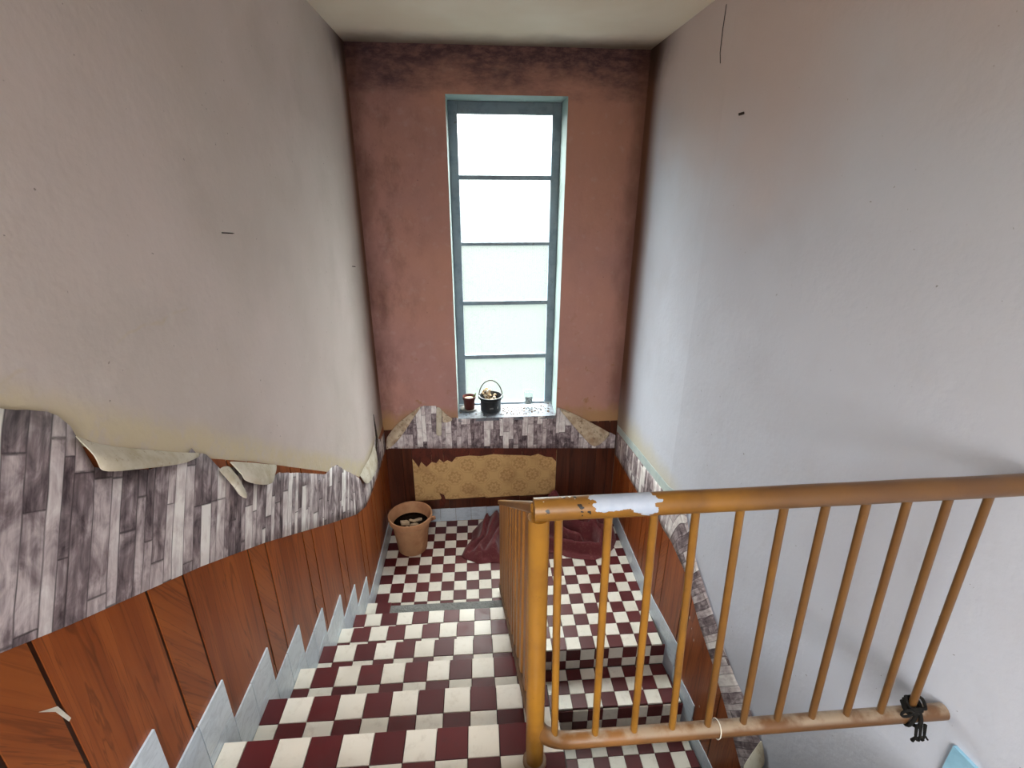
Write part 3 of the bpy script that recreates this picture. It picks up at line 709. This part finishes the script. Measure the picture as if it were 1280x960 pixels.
pl_ = strip('wallpaper', 'torn grey plank-print wallpaper strip peeling off along the left wall above the wood panelling', PL3, lo, hi, 0.32, 3.966, 0.02, uvL)
flap(pl_, 'peeled_flap', 'cream back of the long torn edge folded down', PL3, [(0.972, 2.50), (1.021, 2.446), (1.12, 2.382), (1.21, 2.325), (1.30, 2.268), (1.365, 2.232)], [(0.985, 2.40), (1.000, 2.388), (1.085, 2.345), (1.17, 2.300), (1.28, 2.246), (1.355, 2.226)], [0.02, 0.035, 0.03, 0.025, 0.015, 0.004])
flap(pl_, 'peeled_flap', 'cream back of the middle torn edge folded down', PL3, [(1.50, 2.125), (1.60, 2.062), (1.70, 1.998), (1.78, 1.945), (1.845, 1.905)], [(1.545, 2.02), (1.585, 1.975), (1.68, 1.912), (1.745, 1.885), (1.800, 1.888)], [0.015, 0.03, 0.03, 0.022, 0.005])
flap(pl_, 'peeled_flap', 'narrow crumpled tongue hanging from the torn edge', PL3, [(1.435, 2.130), (1.47, 2.125), (1.51, 2.100)], [(1.500, 1.990), (1.515, 1.955), (1.545, 1.975)], [0.01, 0.03, 0.012])
flap(pl_, 'peeled_flap', 'pale triangular flap hanging near the corner', PL3, [(3.02, 1.112), (3.15, 1.100), (3.30, 1.075), (3.44, 1.060), (3.56, 1.09)], [(3.055, 1.075), (3.10, 0.985), (3.17, 0.965), (3.36, 0.93), (3.50, 0.90)], [0.004, 0.02, 0.03, 0.03, 0.02])
o = MB().tube([(XL + 0.014, 3.60, 1.31), (XL + 0.020, 3.592, 1.22), (XL + 0.026, 3.58, 1.12), (XL + 0.020, 3.55, 1.03), (XL + 0.014, 3.50, 0.93)], [0.002, 0.006, 0.008, 0.007, 0.003], 8).build('curled_edge', M['steel'], pl_, True); tag(o, 'dark curled edge standing up in the corner')

PB3 = lambda s, z, o: (s, yb(s) - 0.0052 - o, z)
lo = [(-0.832, 0.806), (0.0, 0.772), (1.18, 0.718), (1.246, 0.716)]
hi = [(-0.832, 0.835), (-0.78, 0.86), (-0.70, 0.955), (-0.62, 1.06), (-0.56, 1.14), (-0.515, 1.20), (-0.48, 1.208), (-0.372, 1.206), (-0.355, 1.165), (-0.31, 1.06), (-0.24, 1.085), (-0.19, 1.088), (-0.187, 1.071), (0.678, 1.070), (0.684, 1.150), (0.705, 1.15), (0.80, 1.05), (0.90, 0.90), (1.03, 0.765), (1.10, 0.82), (1.18, 0.885), (1.246, 0.85)]
pb_ = strip('wallpaper.001', 'grey plank-print wallpaper band under the window sill with both top corners curling off', PB3, lo, hi, -0.832, 1.246, 0.012, lambda s, z: (s * 1.0 + 11.3, z * 1.35), 0.003)
flap(pb_, 'peeled_flap', 'brown back of the left corner rolled over', PB3, [(-0.500, 1.212), (-0.57, 1.165), (-0.64, 1.105), (-0.71, 1.055), (-0.77, 0.985), (-0.822, 0.910)], [(-0.505, 1.195), (-0.575, 1.105), (-0.645, 1.000), (-0.715, 0.915), (-0.775, 0.850), (-0.826, 0.815)], [0.006, 0.035, 0.06, 0.075, 0.07, 0.04], 'paper_back_dark')
flap(pb_, 'peeled_flap', 'small cream strip folded down left of the sill', PB3, [(-0.372, 1.195), (-0.345, 1.195), (-0.325, 1.165)], [(-0.386, 0.925), (-0.36, 0.918), (-0.338, 0.920)], [0.012, 0.016, 0.010])
flap(pb_, 'peeled_flap', 'small brown triangle beside the folded strip', PB3, [(-0.330, 1.175), (-0.29, 1.12), (-0.235, 1.075)], [(-0.325, 1.05), (-0.285, 1.042), (-0.240, 1.062)], [0.008, 0.012, 0.004], 'paper_back_dark')
flap(pb_, 'peeled_flap', 'mottled back of the right corner hanging down', PB3, [(0.705, 1.150), (0.78, 1.118), (0.88, 1.065), (1.00, 0.995), (1.10, 0.935), (1.195, 0.875)], [(0.725, 1.115), (0.81, 1.015), (0.90, 0.905), (0.97, 0.828), (1.035, 0.760), (1.12, 0.812)], [0.006, 0.035, 0.06, 0.075, 0.07, 0.04], 'paper_back_dark')

PR3 = lambda s, z, o: (xr(-s) - 0.0046 - o, -s, z)
lo = [(-3.98, 0.665), (-3.25, 0.705), (-2.87, 0.79), (-2.62, 0.765), (-2.416, 0.69), (-2.198, 0.495), (-1.984, 0.353), (-1.807, 0.201), (-1.667, 0.06), (-1.56, -0.02)]
hi = [(-3.98, 0.895), (-3.44, 0.965), (-2.74, 1.05), (-2.62, 1.115), (-2.52, 1.11), (-2.42, 0.95), (-2.30, 0.84), (-2.076, 0.675), (-1.95, 0.575), (-1.828, 0.500), (-1.70, 0.47), (-1.62, 0.41), (-1.56, 0.36)]
def uvR(s, z):
    y_ = -s; k = min(1, max(0, (2.75 - y_) / 0.25)); a = 0.62 * k
    return (-(y_ - 2.75) * math.cos(a) + (z - 0.9) * math.sin(-a) + 31.0, (y_ - 2.75) * math.sin(-a) + (z - 0.9) * math.cos(a))
pr_ = strip('wallpaper.002', 'plank-print wallpaper strip running down the right wall beside the lower flight', PR3, lo, hi, -3.975, -1.56, 0.02, uvR, 0.004)
flap(pr_, 'peeled_flap', 'cream torn end of the strip lifting off', PR3, [(-1.575, 0.40), (-1.55, 0.37), (-1.52, 0.30)], [(-1.63, 0.10), (-1.585, 0.09), (-1.50, 0.08)], [0.006, 0.03, 0.03])
trm = MB()
T_ = [(3.985, 0.895, 0.965), (3.37, 0.968, 1.045), (2.75, 1.035, 1.115), (2.60, 1.07, 1.16), (2.52, 1.115, 1.15)]
for (y0, a0, b0), (y1, a1, b1) in zip(T_, T_[1:]):
    if y0 == 2.75 or y1 <= 2.75: pass
    trm.prism([(xr(y0) - 0.0003, y0, a0), (xr(y0) - 0.0003, y0, b0), (xr(y1) - 0.0003, y1, b1), (xr(y1) - 0.0003, y1, a1)], (-0.0036, 0, 0))
struct(trm.build('trim_1', M['pale_trim']), 'pale bluish strip above the wallpaper on the right wall')

# ------------------------------------------------------------------ the tall window
WO = 0.275
def wy(x): return yb(x) + WO
win = thing('window_1', 'tall narrow window of five stacked obscured glass panes in grey blue frame', None, (0.25, yb(0.25) + WO, WZ0)); win['kind'] = 'structure'
def wbox(x0, x1, z0, z1, d0, d1, name, mat, parent=win, bevel=0.003):
    vs = [(x0, wy(x0) + d0, z0), (x1, wy(x1) + d0, z0), (x1, wy(x1) + d1, z0), (x0, wy(x0) + d1, z0), (x0, wy(x0) + d0, z1), (x1, wy(x1) + d0, z1), (x1, wy(x1) + d1, z1), (x0, wy(x0) + d1, z1)]
    return MB().add(vs, [[3, 2, 1, 0], [4, 5, 6, 7], [0, 1, 5, 4], [1, 2, 6, 5], [2, 3, 7, 6], [3, 0, 4, 7]]).build(name, mat, parent, bevel=bevel)
wbox(WX0 + .001, -0.118, 1.085, 3.565, 0, 0.05, 'frame_stile', M['frame'])
wbox(0.612, WX1 - .001, 1.085, 3.565, 0, 0.05, 'frame_stile', M['frame'])
wbox(-0.118, 0.612, 3.480, 3.565, 0, 0.05, 'frame_rail', M['frame'])
wbox(-0.118, 0.612, 1.075, 1.092, 0, 0.05, 'frame_rail', M['frame'])
bars = [(3.018, 3.053), (2.513, 2.540), (2.015, 2.050), (1.524, 1.562)]
for a, b in bars: wbox(-0.118, 0.612, a, b, 0.004, 0.045, 'glazing_bar', M['frame'])
zz = [3.480] + [v for ab in bars for v in (ab[1], ab[0])] + [1.092]
for t_, b_ in zip(zz[::2], zz[1::2]):
    wbox(-0.126, 0.620, b_ - 0.004, t_ + 0.004, 0.020, 0.024, 'pane', M['glass'], bevel=0)
sl = MB(); sl.add([(WX0 + .002, yb(WX0) - 0.008, WZ0 - 0.028), (WX1 - .002, yb(WX1) - 0.008, WZ0 - 0.028), (WX1 - .002, wy(WX1) + 0.0, WZ0 - 0.028), (WX0 + .002, wy(WX0), WZ0 - 0.028),
        (WX0 + .002, yb(WX0) - 0.008, WZ0 + .001), (WX1 - .002, yb(WX1) - 0.008, WZ0 + .001), (WX1 - .002, wy(WX1), WZ0 + .003), (WX0 + .002, wy(WX0), WZ0 + .003)],
        [[3, 2, 1, 0], [4, 5, 6, 7], [0, 1, 5, 4], [1, 2, 6, 5], [2, 3, 7, 6], [3, 0, 4, 7]])
sl.build('window_sill', M['sill'], win)
SILL = WZ0 + 0.003

# things on the sill
rt_ = thing('saucer', 'small grey saucer under the reddish pot at the left end of the sill', 'saucer', (-0.098, 4.165, SILL))
MB().lathe([(0, 0), (0.055, 0), (0.076, 0.012), (0.074, 0.015), (0.053, 0.006), (0, 0.006)], (-0.098, 4.165, SILL), 28).build('dish', M['saucer'], rt_, True)
pc = (-0.090, 4.172, SILL + 0.0065)
po = thing('flower_pot', 'small reddish brown pot standing on a saucer at the left end of the sill', 'plant pot', pc)
MB().lathe([(0, 0), (0.043, 0), (0.046, 0.004), (0.054, 0.098), (0.059, 0.098), (0.060, 0.122), (0.055, 0.122), (0.050, 0.10), (0.048, 0.095), (0, 0.095)], pc, 28).build('body', M['red_pot'], po, auto=40)
MB().lathe([(0.0, 0.100), (0.030, 0.104), (0.049, 0.099), (0.049, 0.096), (0, 0.096)], pc, 20).build('soil', M['rubble'], po, True)
MB().tube([(pc[0] + .035, pc[1], pc[2] + .10), (pc[0] + .05, pc[1], pc[2] + .125), (pc[0] + .062, pc[1] - .004, pc[2] + .150)], [.004, .009, .003], 8).build('stump', M['leaf'], po, True)
kc = (0.104, 4.128, SILL)
ke = thing('cooking_pot', 'black enamel pot with thin wire handle holding dried flowers on the sill', 'pot', kc)
MB().lathe([(0, 0), (0.078, 0), (0.092, 0.012), (0.094, 0.118), (0.105, 0.126), (0.106, 0.150), (0.099, 0.152), (0.089, 0.120), (0.086, 0.015), (0, 0.010)], kc, 36).build('body', M['enamel'], ke, auto=35)
MB().tube([(kc[0] + 0.104 * math.cos(a), kc[1] + 0.02, kc[2] + 0.135 + 0.150 * math.sin(a)) for a in [math.pi * i / 18 for i in range(19)]], 0.0045, 8).build('bail_handle', M['steel'], ke, True)
for sx in (-1, 1): MB().box(kc[0] + sx * 0.106 - .005, kc[0] + sx * 0.106 + .005, kc[1] + .008, kc[1] + .032, kc[2] + .115, kc[2] + .145).build('ear', M['enamel'], ke, bevel=.002)
o = MB().prism([(kc[0] - .012, kc[1] - .0955, kc[2] + .052), (kc[0] + .022, kc[1] - .0945, kc[2] + .054), (kc[0] + .020, kc[1] - .0945, kc[2] + .068), (kc[0] - .010, kc[1] - .0955, kc[2] + .064)], (0, -0.001, 0)).build('chip', M['enamel_chip'], ke); tag(o, 'grey chip in the enamel')
o = MB().prism([(kc[0] + .052, kc[1] - .082, kc[2] + .05), (kc[0] + .066, kc[1] - .072, kc[2] + .052), (kc[0] + .064, kc[1] - .074, kc[2] + .075), (kc[0] + .055, kc[1] - .081, kc[2] + .07)], (0.0005, -0.001, 0)).build('chip', M['enamel_chip'], ke); tag(o, 'grey chip in the enamel')
df = thing('dried_flowers', 'bunch of shrivelled pale dried flowers inside the black pot', 'dried flowers', (kc[0] - .02, kc[1], kc[2] + .02))
rnd = random.Random(11)
MB().lathe([(0, 0.02), (0.07, 0.02), (0.078, 0.09), (0, 0.11)], kc, 16).build('clump', M['dry'], df, True)
for i in range(26):
    a = rnd.uniform(0, 6.28); r = rnd.uniform(0.0, 0.065); hx, hy = kc[0] - .022 + r * math.cos(a), kc[1] + .6 * r * math.sin(a)
    hz = kc[2] + 0.165 + rnd.uniform(-.025, .035) - 1.2 * max(0, hx - kc[0])
    b = MB().tube([(kc[0] - .01 + .3 * r * math.cos(a), kc[1], kc[2] + .08), (hx, hy, hz - .012)], .0022, 5)
    s0 = rnd.uniform(.010, .017)
    b.lathe([(0, -s0 * .7), (s0 * .8, -s0 * .3), (s0, 0.1 * s0), (s0 * .6, s0 * .6), (0, s0 * .5)], (hx, hy, hz), 7)
    b.build('flower_head', M['dry_pale' if rnd.random() < .45 else 'dry'], df)
jc = (0.455, 4.205, SILL)
ja = thing('glass_jar', 'small clear glass with a mottled label at the right end of the sill', 'glass', jc)
MB().lathe([(0, 0), (0.036, 0), (0.040, 0.004), (0.040, 0.130), (0.042, 0.150), (0.038, 0.150), (0.037, 0.130), (0.037, 0.006), (0, 0.006)], jc, 28).build('body', M['jar_glass'], ja, auto=40)
lb = MB(); vs = []; 
for i in range(15):
    a = math.radians(-150 + 120 * i / 14); vs += [(jc[0] + .0412 * math.cos(a), jc[1] + .0412 * math.sin(a), jc[2] + .035), (jc[0] + .0412 * math.cos(a), jc[1] + .0412 * math.sin(a), jc[2] + .105)]
lb.add(vs, [[2 * i, 2 * i + 2, 2 * i + 3, 2 * i + 1] for i in range(14)]); lb.build('label', M['jar_label'], ja, True)
db = MB(); rnd = random.Random(3)
for i in range(150):
    x_ = rnd.choice((rnd.uniform(0.20, 0.66), rnd.uniform(-.17, .66))); y_ = yb(x_) + rnd.uniform(0.03, 0.255); s0 = rnd.uniform(.003, .010)
    if math.hypot(x_ - jc[0], y_ - jc[1]) < .05 or math.hypot(x_ - kc[0], y_ - kc[1]) < .105 or math.hypot(x_ + .098, y_ - 4.165) < .085: continue
    a = rnd.uniform(0, 6.28); c0, s1 = math.cos(a) * s0, math.sin(a) * s0
    db.prism([(x_ + c0, y_ + s1, SILL), (x_ - s1 * .6, y_ + c0 * .6, SILL), (x_ - c0, y_ - s1, SILL), (x_ + s1 * .7, y_ - c0 * .5, SILL)], (0, 0, rnd.uniform(.001, .004)))
tag(db.build('paint_flakes', M['debris']), 'crumbs of flaked paint and plaster scattered on the white sill', 'debris', None, 'stuff')

# ------------------------------------------------------------------ railing
RY = 0.985
ra = thing('stair_railing', 'ochre painted metal railing with slatted wooden side along the upper flight', 'railing', (0.142, RY, RISE * 7))
PX = 0.136
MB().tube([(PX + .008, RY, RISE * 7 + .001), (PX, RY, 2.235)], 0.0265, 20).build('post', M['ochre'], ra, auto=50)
MB().lathe([(0.030, 0), (0.036, 0.002), (0.036, 0.012), (0.027, 0.016)], (PX + .008, RY, RISE * 7 + .001), 20).build('post_collar', M['ochre_low'], ra, True)
xe = xr(RY) - 0.003
N_ = 40
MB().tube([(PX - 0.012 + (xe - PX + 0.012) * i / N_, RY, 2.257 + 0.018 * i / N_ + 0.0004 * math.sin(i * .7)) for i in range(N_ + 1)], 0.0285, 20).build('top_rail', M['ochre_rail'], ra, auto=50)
bend = [(PX + .005, RY, 1.585), (PX + .006, RY, 1.545)] + [(PX + .006 + 0.105 - 0.105 * math.cos(a), RY, 1.527 - 0.105 * math.sin(a)) for a in [math.pi / 2 * i / 8 for i in range(9)]]
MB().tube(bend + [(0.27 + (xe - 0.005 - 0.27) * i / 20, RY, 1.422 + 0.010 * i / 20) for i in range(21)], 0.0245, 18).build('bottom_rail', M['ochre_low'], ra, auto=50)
tops = [.184, .306, .419, .523, .636, .748, .856, .962, 1.070, 1.180, 1.290]; bots = [.202, .325, .444, .562, .673, .785, .893, 1.004, 1.116, 1.227, 1.327]
for a, b in zip(tops, bots):
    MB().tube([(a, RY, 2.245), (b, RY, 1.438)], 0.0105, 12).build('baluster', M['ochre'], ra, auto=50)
# sloping side along the flight
SXm = 0.145
def rail_z(y): return 2.262 - 0.690 * (y - RY)
def low_z(y): return 1.372 - 0.704 * (y - 1.145)
ys0, ys1 = 1.075, 3.055; nS = 26; wS = (ys1 - ys0) / nS
for i in range(nS):
    a, b = ys0 + wS * i + .002, ys0 + wS * (i + 1) - .002
    x_ = SXm - .009 - .007 * (i % 2)
    MB().prism([(x_, a, low_z(a) + .02), (x_, b, low_z(b) + .02), (x_, b, rail_z(b) - .018), (x_, a, rail_z(a) - .018)], (0.014, 0, 0)).build('slat', M['slat'], ra, bevel=.003)
MB().prism([(SXm - .022, ys0 - .055, low_z(ys0 - .055)), (SXm - .022, ys1 + .01, low_z(ys1 + .01)), (SXm - .022, ys1 + .01, low_z(ys1 + .01) + .05), (SXm - .022, ys0 - .055, low_z(ys0 - .055) + .05)], (0.012, 0, 0)).build('bottom_board', M['slat_board'], ra, bevel=.002)
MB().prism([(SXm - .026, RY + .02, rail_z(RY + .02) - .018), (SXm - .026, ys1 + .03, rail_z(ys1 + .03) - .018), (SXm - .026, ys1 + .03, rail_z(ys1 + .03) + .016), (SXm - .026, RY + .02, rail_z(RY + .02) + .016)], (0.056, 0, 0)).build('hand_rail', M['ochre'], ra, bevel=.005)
for y_, zt in ((2.735, RISE), (1.90, RISE * 4), (1.36, RISE * 6)):
    MB().prism([(SXm - .008, y_ - .02, zt + .001), (SXm - .008, y_ + .02, zt + .001), (SXm - .008, y_ + .02, low_z(y_ + .02) + .03), (SXm - .008, y_ - .02, low_z(y_ - .02) + .03)], (0.016, 0, 0)).build('foot', M['dark_foot'], ra)
# wire ring and knotted cord
MB_ = MB().tube([(0.704 + .004 * math.sin(a), RY + 0.027 * math.cos(a), 1.4255 + 0.027 * math.sin(a)) for a in [2 * math.pi * i / 24 for i in range(24)]], 0.0018, 6, closed=True)
tag(MB_.build('wire_ring', M['wire'], None, True), 'white wire loop twisted round the bottom rail', 'wire')
kb = MB(); rnd = random.Random(5); kx = 1.322
for t_ in range(3):
    pts = [(kx + .006 * t_ + .020 * math.cos(a) * (1 + .2 * t_), RY + .024 * math.sin(a), 1.462 + .010 * t_ + .006 * math.sin(3 * a)) for a in [2 * math.pi * i / 20 for i in range(20)]]
    kb.tube(pts, 0.005, 7, closed=True)
kb.tube([(kx + .012 + .030 * math.cos(a), RY + .034 * math.cos(a + .4), 1.430 + .034 * math.sin(a)) for a in [2 * math.pi * i / 22 for i in range(22)]], 0.006, 7, closed=True)
kb.tube([(kx + .022 + .006 * math.cos(a), RY + .033 * math.cos(a), 1.430 + .034 * math.sin(a)) for a in [2 * math.pi * i / 22 for i in range(22)]], 0.006, 7, closed=True)
kb.tube([(kx - .040 + .018 * math.cos(a), RY - .03, 1.480 + .014 * math.sin(a)) for a in [2 * math.pi * i / 16 for i in range(16)]], 0.004, 7, closed=True)
for i in range(3):
    x0 = kx + .004 + .014 * i; kb.tube([(x0, RY - .034, 1.428), (x0 + .003, RY - .042, 1.385), (x0 + rnd.uniform(-.016, .016), RY - .036, 1.362)], [.005, .004, .006], 7)
    kb.tube([(x0, RY - .040, 1.395), (x0 + rnd.uniform(-.02, .02), RY - .044, 1.372)], .003, 6)
tag(kb.build('knotted_cord', M['cord'], None, True), 'frayed black cord knotted at the foot of the rightmost baluster', 'cord')

# ------------------------------------------------------------------ big pot with rubble
bc = (-0.612, 3.615, 0.0)
bp = thing('planter_pot', 'large dusty terracotta planter standing in the left back corner of the landing', 'plant pot', bc)
MB().lathe([(0, 0.001), (0.118, 0.001), (0.124, 0.008), (0.158, 0.275), (0.172, 0.300), (0.182, 0.305), (0.188, 0.345), (0.186, 0.358), (0.176, 0.358), (0.168, 0.345), (0.160, 0.305), (0.140, 0.200), (0, 0.200)], bc, 48).build('body', M['terracotta'], bp, auto=35)
MB().lathe([(0, 0.262), (0.09, 0.266), (0.1505, 0.262), (0.147, 0.24), (0, 0.24)], bc, 32).build('soil', M['soil'], bp, True)
MB().tube([(bc[0] + .182, bc[1] - .025, .335), (bc[0] + .205, bc[1] - .02, .330), (bc[0] + .208, bc[1] - .005, .305), (bc[0] + .176, bc[1], .285)], .010, 8).build('lug', M['terracotta'], bp, True)
chunks = [(-.050, -.015, .283, .060, .045, .012, .3, 'largest square tile shard lying in the big planter'), (.035, -.050, .285, .055, .030, .012, -.2, 'long pale shard at the front of the big planter'), (-.025, -.085, .280, .028, .025, .014, .7, 'small pale lump nearest the front rim inside the big planter'), (.055, .015, .286, .060, .026, .012, .5, 'dark narrow shard on the right inside the big planter'), (.015, -.005, .295, .050, .018, .010, -.5, 'thin shard resting across the middle of the big planter')]
for x_, y_, z_, a, b, h_, r_, lab in chunks:
    a, b, h_ = a * 1.25, b * 1.3, h_ * 1.1
    c0, s0 = math.cos(r_), math.sin(r_)
    P = [(-a * .5, -b * .5), (a * .45, -b * .55), (a * .55, b * .1), (a * .3, b * .5), (-a * .5, b * .42)]
    me = MB().prism([(px * c0 - py * s0, px * s0 + py * c0, 0) for px, py in P], (0, 0, h_)); me.build('rubble_shard', M['rubble'], None, bevel=.0015)
    o = bpy.context.scene.objects[-1] if False else [q_ for q_ in COL.objects if q_.name.startswith('rubble_shard')][-1]
    tag(o, lab, 'rubble', 'shards in the big planter')
ch = sorted([q_ for q_ in COL.objects if q_.name.startswith('rubble_shard')], key=lambda q_: q_.name)
for o, (x_, y_, z_, *_r) in zip(ch, chunks):
    o.location = (bc[0] + x_, bc[1] + y_, z_ - 0.012); o.rotation_euler = (random.uniform(-.25, .25), random.uniform(-.25, .25), 0)
    tag(o, _r[-1], 'rubble', 'shards in the big planter')

# ------------------------------------------------------------------ maroon cloth heaped on the landing
def in_poly(x, y, poly):
    ins = False; n_ = len(poly)
    for i in range(n_):
        (x1, y1), (x2, y2) = poly[i], poly[(i + 1) % n_]
        if (y1 > y) != (y2 > y) and x < (x2 - x1) * (y - y1) / (y2 - y1) + x1: ins = not ins
    return ins
outline = [(-0.185, 3.475), (-0.13, 3.415), (-0.03, 3.365), (0.06, 3.375), (0.16, 3.36), (0.28, 3.37), (0.40, 3.42), (0.53, 3.47), (0.64, 3.455), (0.72, 3.40), (0.83, 3.365), (0.95, 3.345), (1.06, 3.38), (1.15, 3.47), (1.215, 3.60), (1.225, 3.75), (1.228, 3.96), (1.0, 3.972), (0.75, 3.965), (0.5, 3.962), (0.25, 3.958), (0.08, 3.955), (-0.03, 3.90), (-0.09, 3.80), (-0.10, 3.70), (-0.15, 3.58)]
def edge_dist(x, y):
    best = 9
    for i in range(len(outline)):
        ax, ay_ = outline[i]; bx, by = outline[(i + 1) % len(outline)]
        t = max(0, min(1, ((x - ax) * (bx - ax) + (y - ay_) * (by - ay_)) / ((bx - ax) ** 2 + (by - ay_) ** 2)))
        best = min(best, math.hypot(x - ax - t * (bx - ax), y - ay_ - t * (by - ay_)))
    return best
cl_c = (0.5, 3.72); NA, NR = 260, 46
def outline_r(a):
    dx, dy = math.cos(a), math.sin(a); best = 0
    for i in range(len(outline)):
        (x1, y1), (x2, y2) = outline[i], outline[(i + 1) % len(outline)]
        ex, ey = x2 - x1, y2 - y1; den = dx * ey - dy * ex
        if abs(den) < 1e-9: continue
        t = ((x1 - cl_c[0]) * ey - (y1 - cl_c[1]) * ex) / den; u = ((x1 - cl_c[0]) * dy - (y1 - cl_c[1]) * dx) / den
        if t > 0 and -1e-6 <= u <= 1 + 1e-6: best = max(best, t)
    return best
RIDGES = [([(.56, 3.62), (.66, 3.50), (.80, 3.44), (.95, 3.42), (1.08, 3.45)], .085, .040), ([(.55, 3.84), (.66, 3.66), (.80, 3.52)], .120, .038),
    ([(.60, 3.92), (.74, 3.77), (.90, 3.66), (1.10, 3.60)], .135, .040), ([(.98, 3.93), (1.0, 3.79), (1.07, 3.68), (1.18, 3.60)], .150, .034), ([(.80, 3.95), (.88, 3.80), (.96, 3.64), (1.0, 3.47)], .155, .030), ([(1.12, 3.95), (1.16, 3.80), (1.19, 3.68)], .120, .034),
    ([(-.14, 3.46), (-.05, 3.60), (.02, 3.78), (.06, 3.92)], .075, .034), ([(-.04, 3.40), (.03, 3.55), (.09, 3.72), (.15, 3.90)], .085, .040), ([(.08, 3.40), (.13, 3.56), (.20, 3.75), (.26, 3.92)], .100, .040), ([(-.12, 3.455), (.0, 3.42), (.12, 3.41)], .050, .022),
    ([(.24, 3.41), (.31, 3.60), (.36, 3.88)], .110, .038), ([(.42, 3.46), (.45, 3.66), (.50, 3.90)], .120, .038)]
def cloth_h(x, y):
    d = edge_dist(x, y)
    w = Vector((x * 5, y * 5, 0.3)); px_, py_ = x + noise.noise(w) * 0.07, y + noise.noise(w + Vector((7, 3, 1))) * 0.07
    folds = 0
    for pts_, A_, w_ in RIDGES:
        bd = 9; side = 1
        for (x1, y1), (x2, y2) in zip(pts_, pts_[1:]):
            ex, ey = x2 - x1, y2 - y1; t = max(0, min(1, ((px_ - x1) * ex + (py_ - y1) * ey) / (ex * ex + ey * ey)))
            qx, qy = px_ - x1 - t * ex, py_ - y1 - t * ey; dd = math.hypot(qx, qy)
            if dd < bd: bd = dd; side = ex * qy - ey * qx
        ww = w_ * (0.55 if side < 0 else 1.25)
        folds = max(folds, A_ * math.exp(-(bd / ww) ** 2)) + 0.25 * min(folds, A_ * math.exp(-(bd / ww) ** 2))
    fine = (1 - min(1, abs(noise.noise((x * 16, y * 14, 9.4))) * 3)) ** 2
    base = min(1, d / 0.10); base = base * base * (3 - 2 * base); base = 0.3 * min(1, d / 0.025) + 0.7 * base
    h = 0.008 + base * (0.016 + 1.15 * folds + 0.010 * fine)
    back = max(0, (y - 3.62) / 0.34)
    h += base * 0.05 * back
    h += 0.24 * math.exp(-((x - 0.69) / 0.085) ** 2 - ((y - 3.93) / 0.10) ** 2) * min(1, d / 0.02 + .3)
    h += 0.09 * math.exp(-((x - 0.97) / 0.16) ** 2 - ((y - 3.92) / 0.12) ** 2) * min(1, d / 0.02 + .3)
    h += 0.03 * base * math.exp(-((x - 0.1) / 0.14) ** 2 - ((y - 3.80) / 0.14) ** 2)
    return h
vs = []; fs = []
vs.append((cl_c[0], cl_c[1], cloth_h(*cl_c)))
for i in range(NA):
    a = 2 * math.pi * i / NA; R_ = outline_r(a) * (1 + 0.02 * noise.noise((math.cos(a) * 6, math.sin(a) * 6, 2)))
    for j in range(1, NR + 1):
        r = R_ * j / NR * (0.995 if j == NR else 1); x_, y_ = cl_c[0] + r * math.cos(a), cl_c[1] + r * math.sin(a)
        x_ = min(1.232, x_); y_ = min(yb(x_) - 0.018, y_)
        vs.append((x_, y_, 0.004 if j == NR else cloth_h(x_, y_)))
for i in range(NA):
    b0 = 1 + i * NR; b1 = 1 + ((i + 1) % NA) * NR
    fs.append([0, b0, b1])
    for j in range(NR - 1): fs.append([b0 + j, b0 + j + 1, b1 + j + 1, b1 + j])
o = link('blanket', new_mesh('blanket', [Vector(v) - Vector((0.5, 3.7, 0)) for v in vs], fs, M['cloth'], True), None, (0.5, 3.7, 0))
tag(o, 'crumpled maroon cloth heaped on the landing behind the railing', 'cloth')

# ------------------------------------------------------------------ nails and threads on the walls
def nail(y, z, label, d=0.018):
    r = MB().tube([(XL + .0005, y, z), (XL + d, y, z - .002)], 0.0022, 8).lathe([(0, 0), (0.005, 0), (0.005, .002), (0, .002)], (XL + d, y, z - .003), 8)
    tag(r.build('nail', M['steel']), label, 'nail')
nail(1.79, 2.825, 'rusty nail sticking out of the middle of the left wall', 0.035)
nail(3.513, 2.462, 'small nail in the left wall near the far corner', 0.02)
rn = MB().tube([(xr(2.562) + .0005, 2.562, 3.296), (xr(2.562) - .022, 2.566, 3.290)], 0.006, 8)
tag(rn.build('nail', M['steel']), 'dark nail stub high on the right wall', 'nail')
th = MB().tube([(xr(y_) - .003, y_, z_) for y_, z_ in ((2.86, 3.80), (2.865, 3.70), (2.86, 3.60), (2.84, 3.55))], 0.0016, 5)
tag(th.build('loose_thread', M['cord'], None, True), 'thin dark thread hanging high on the right wall', 'thread')
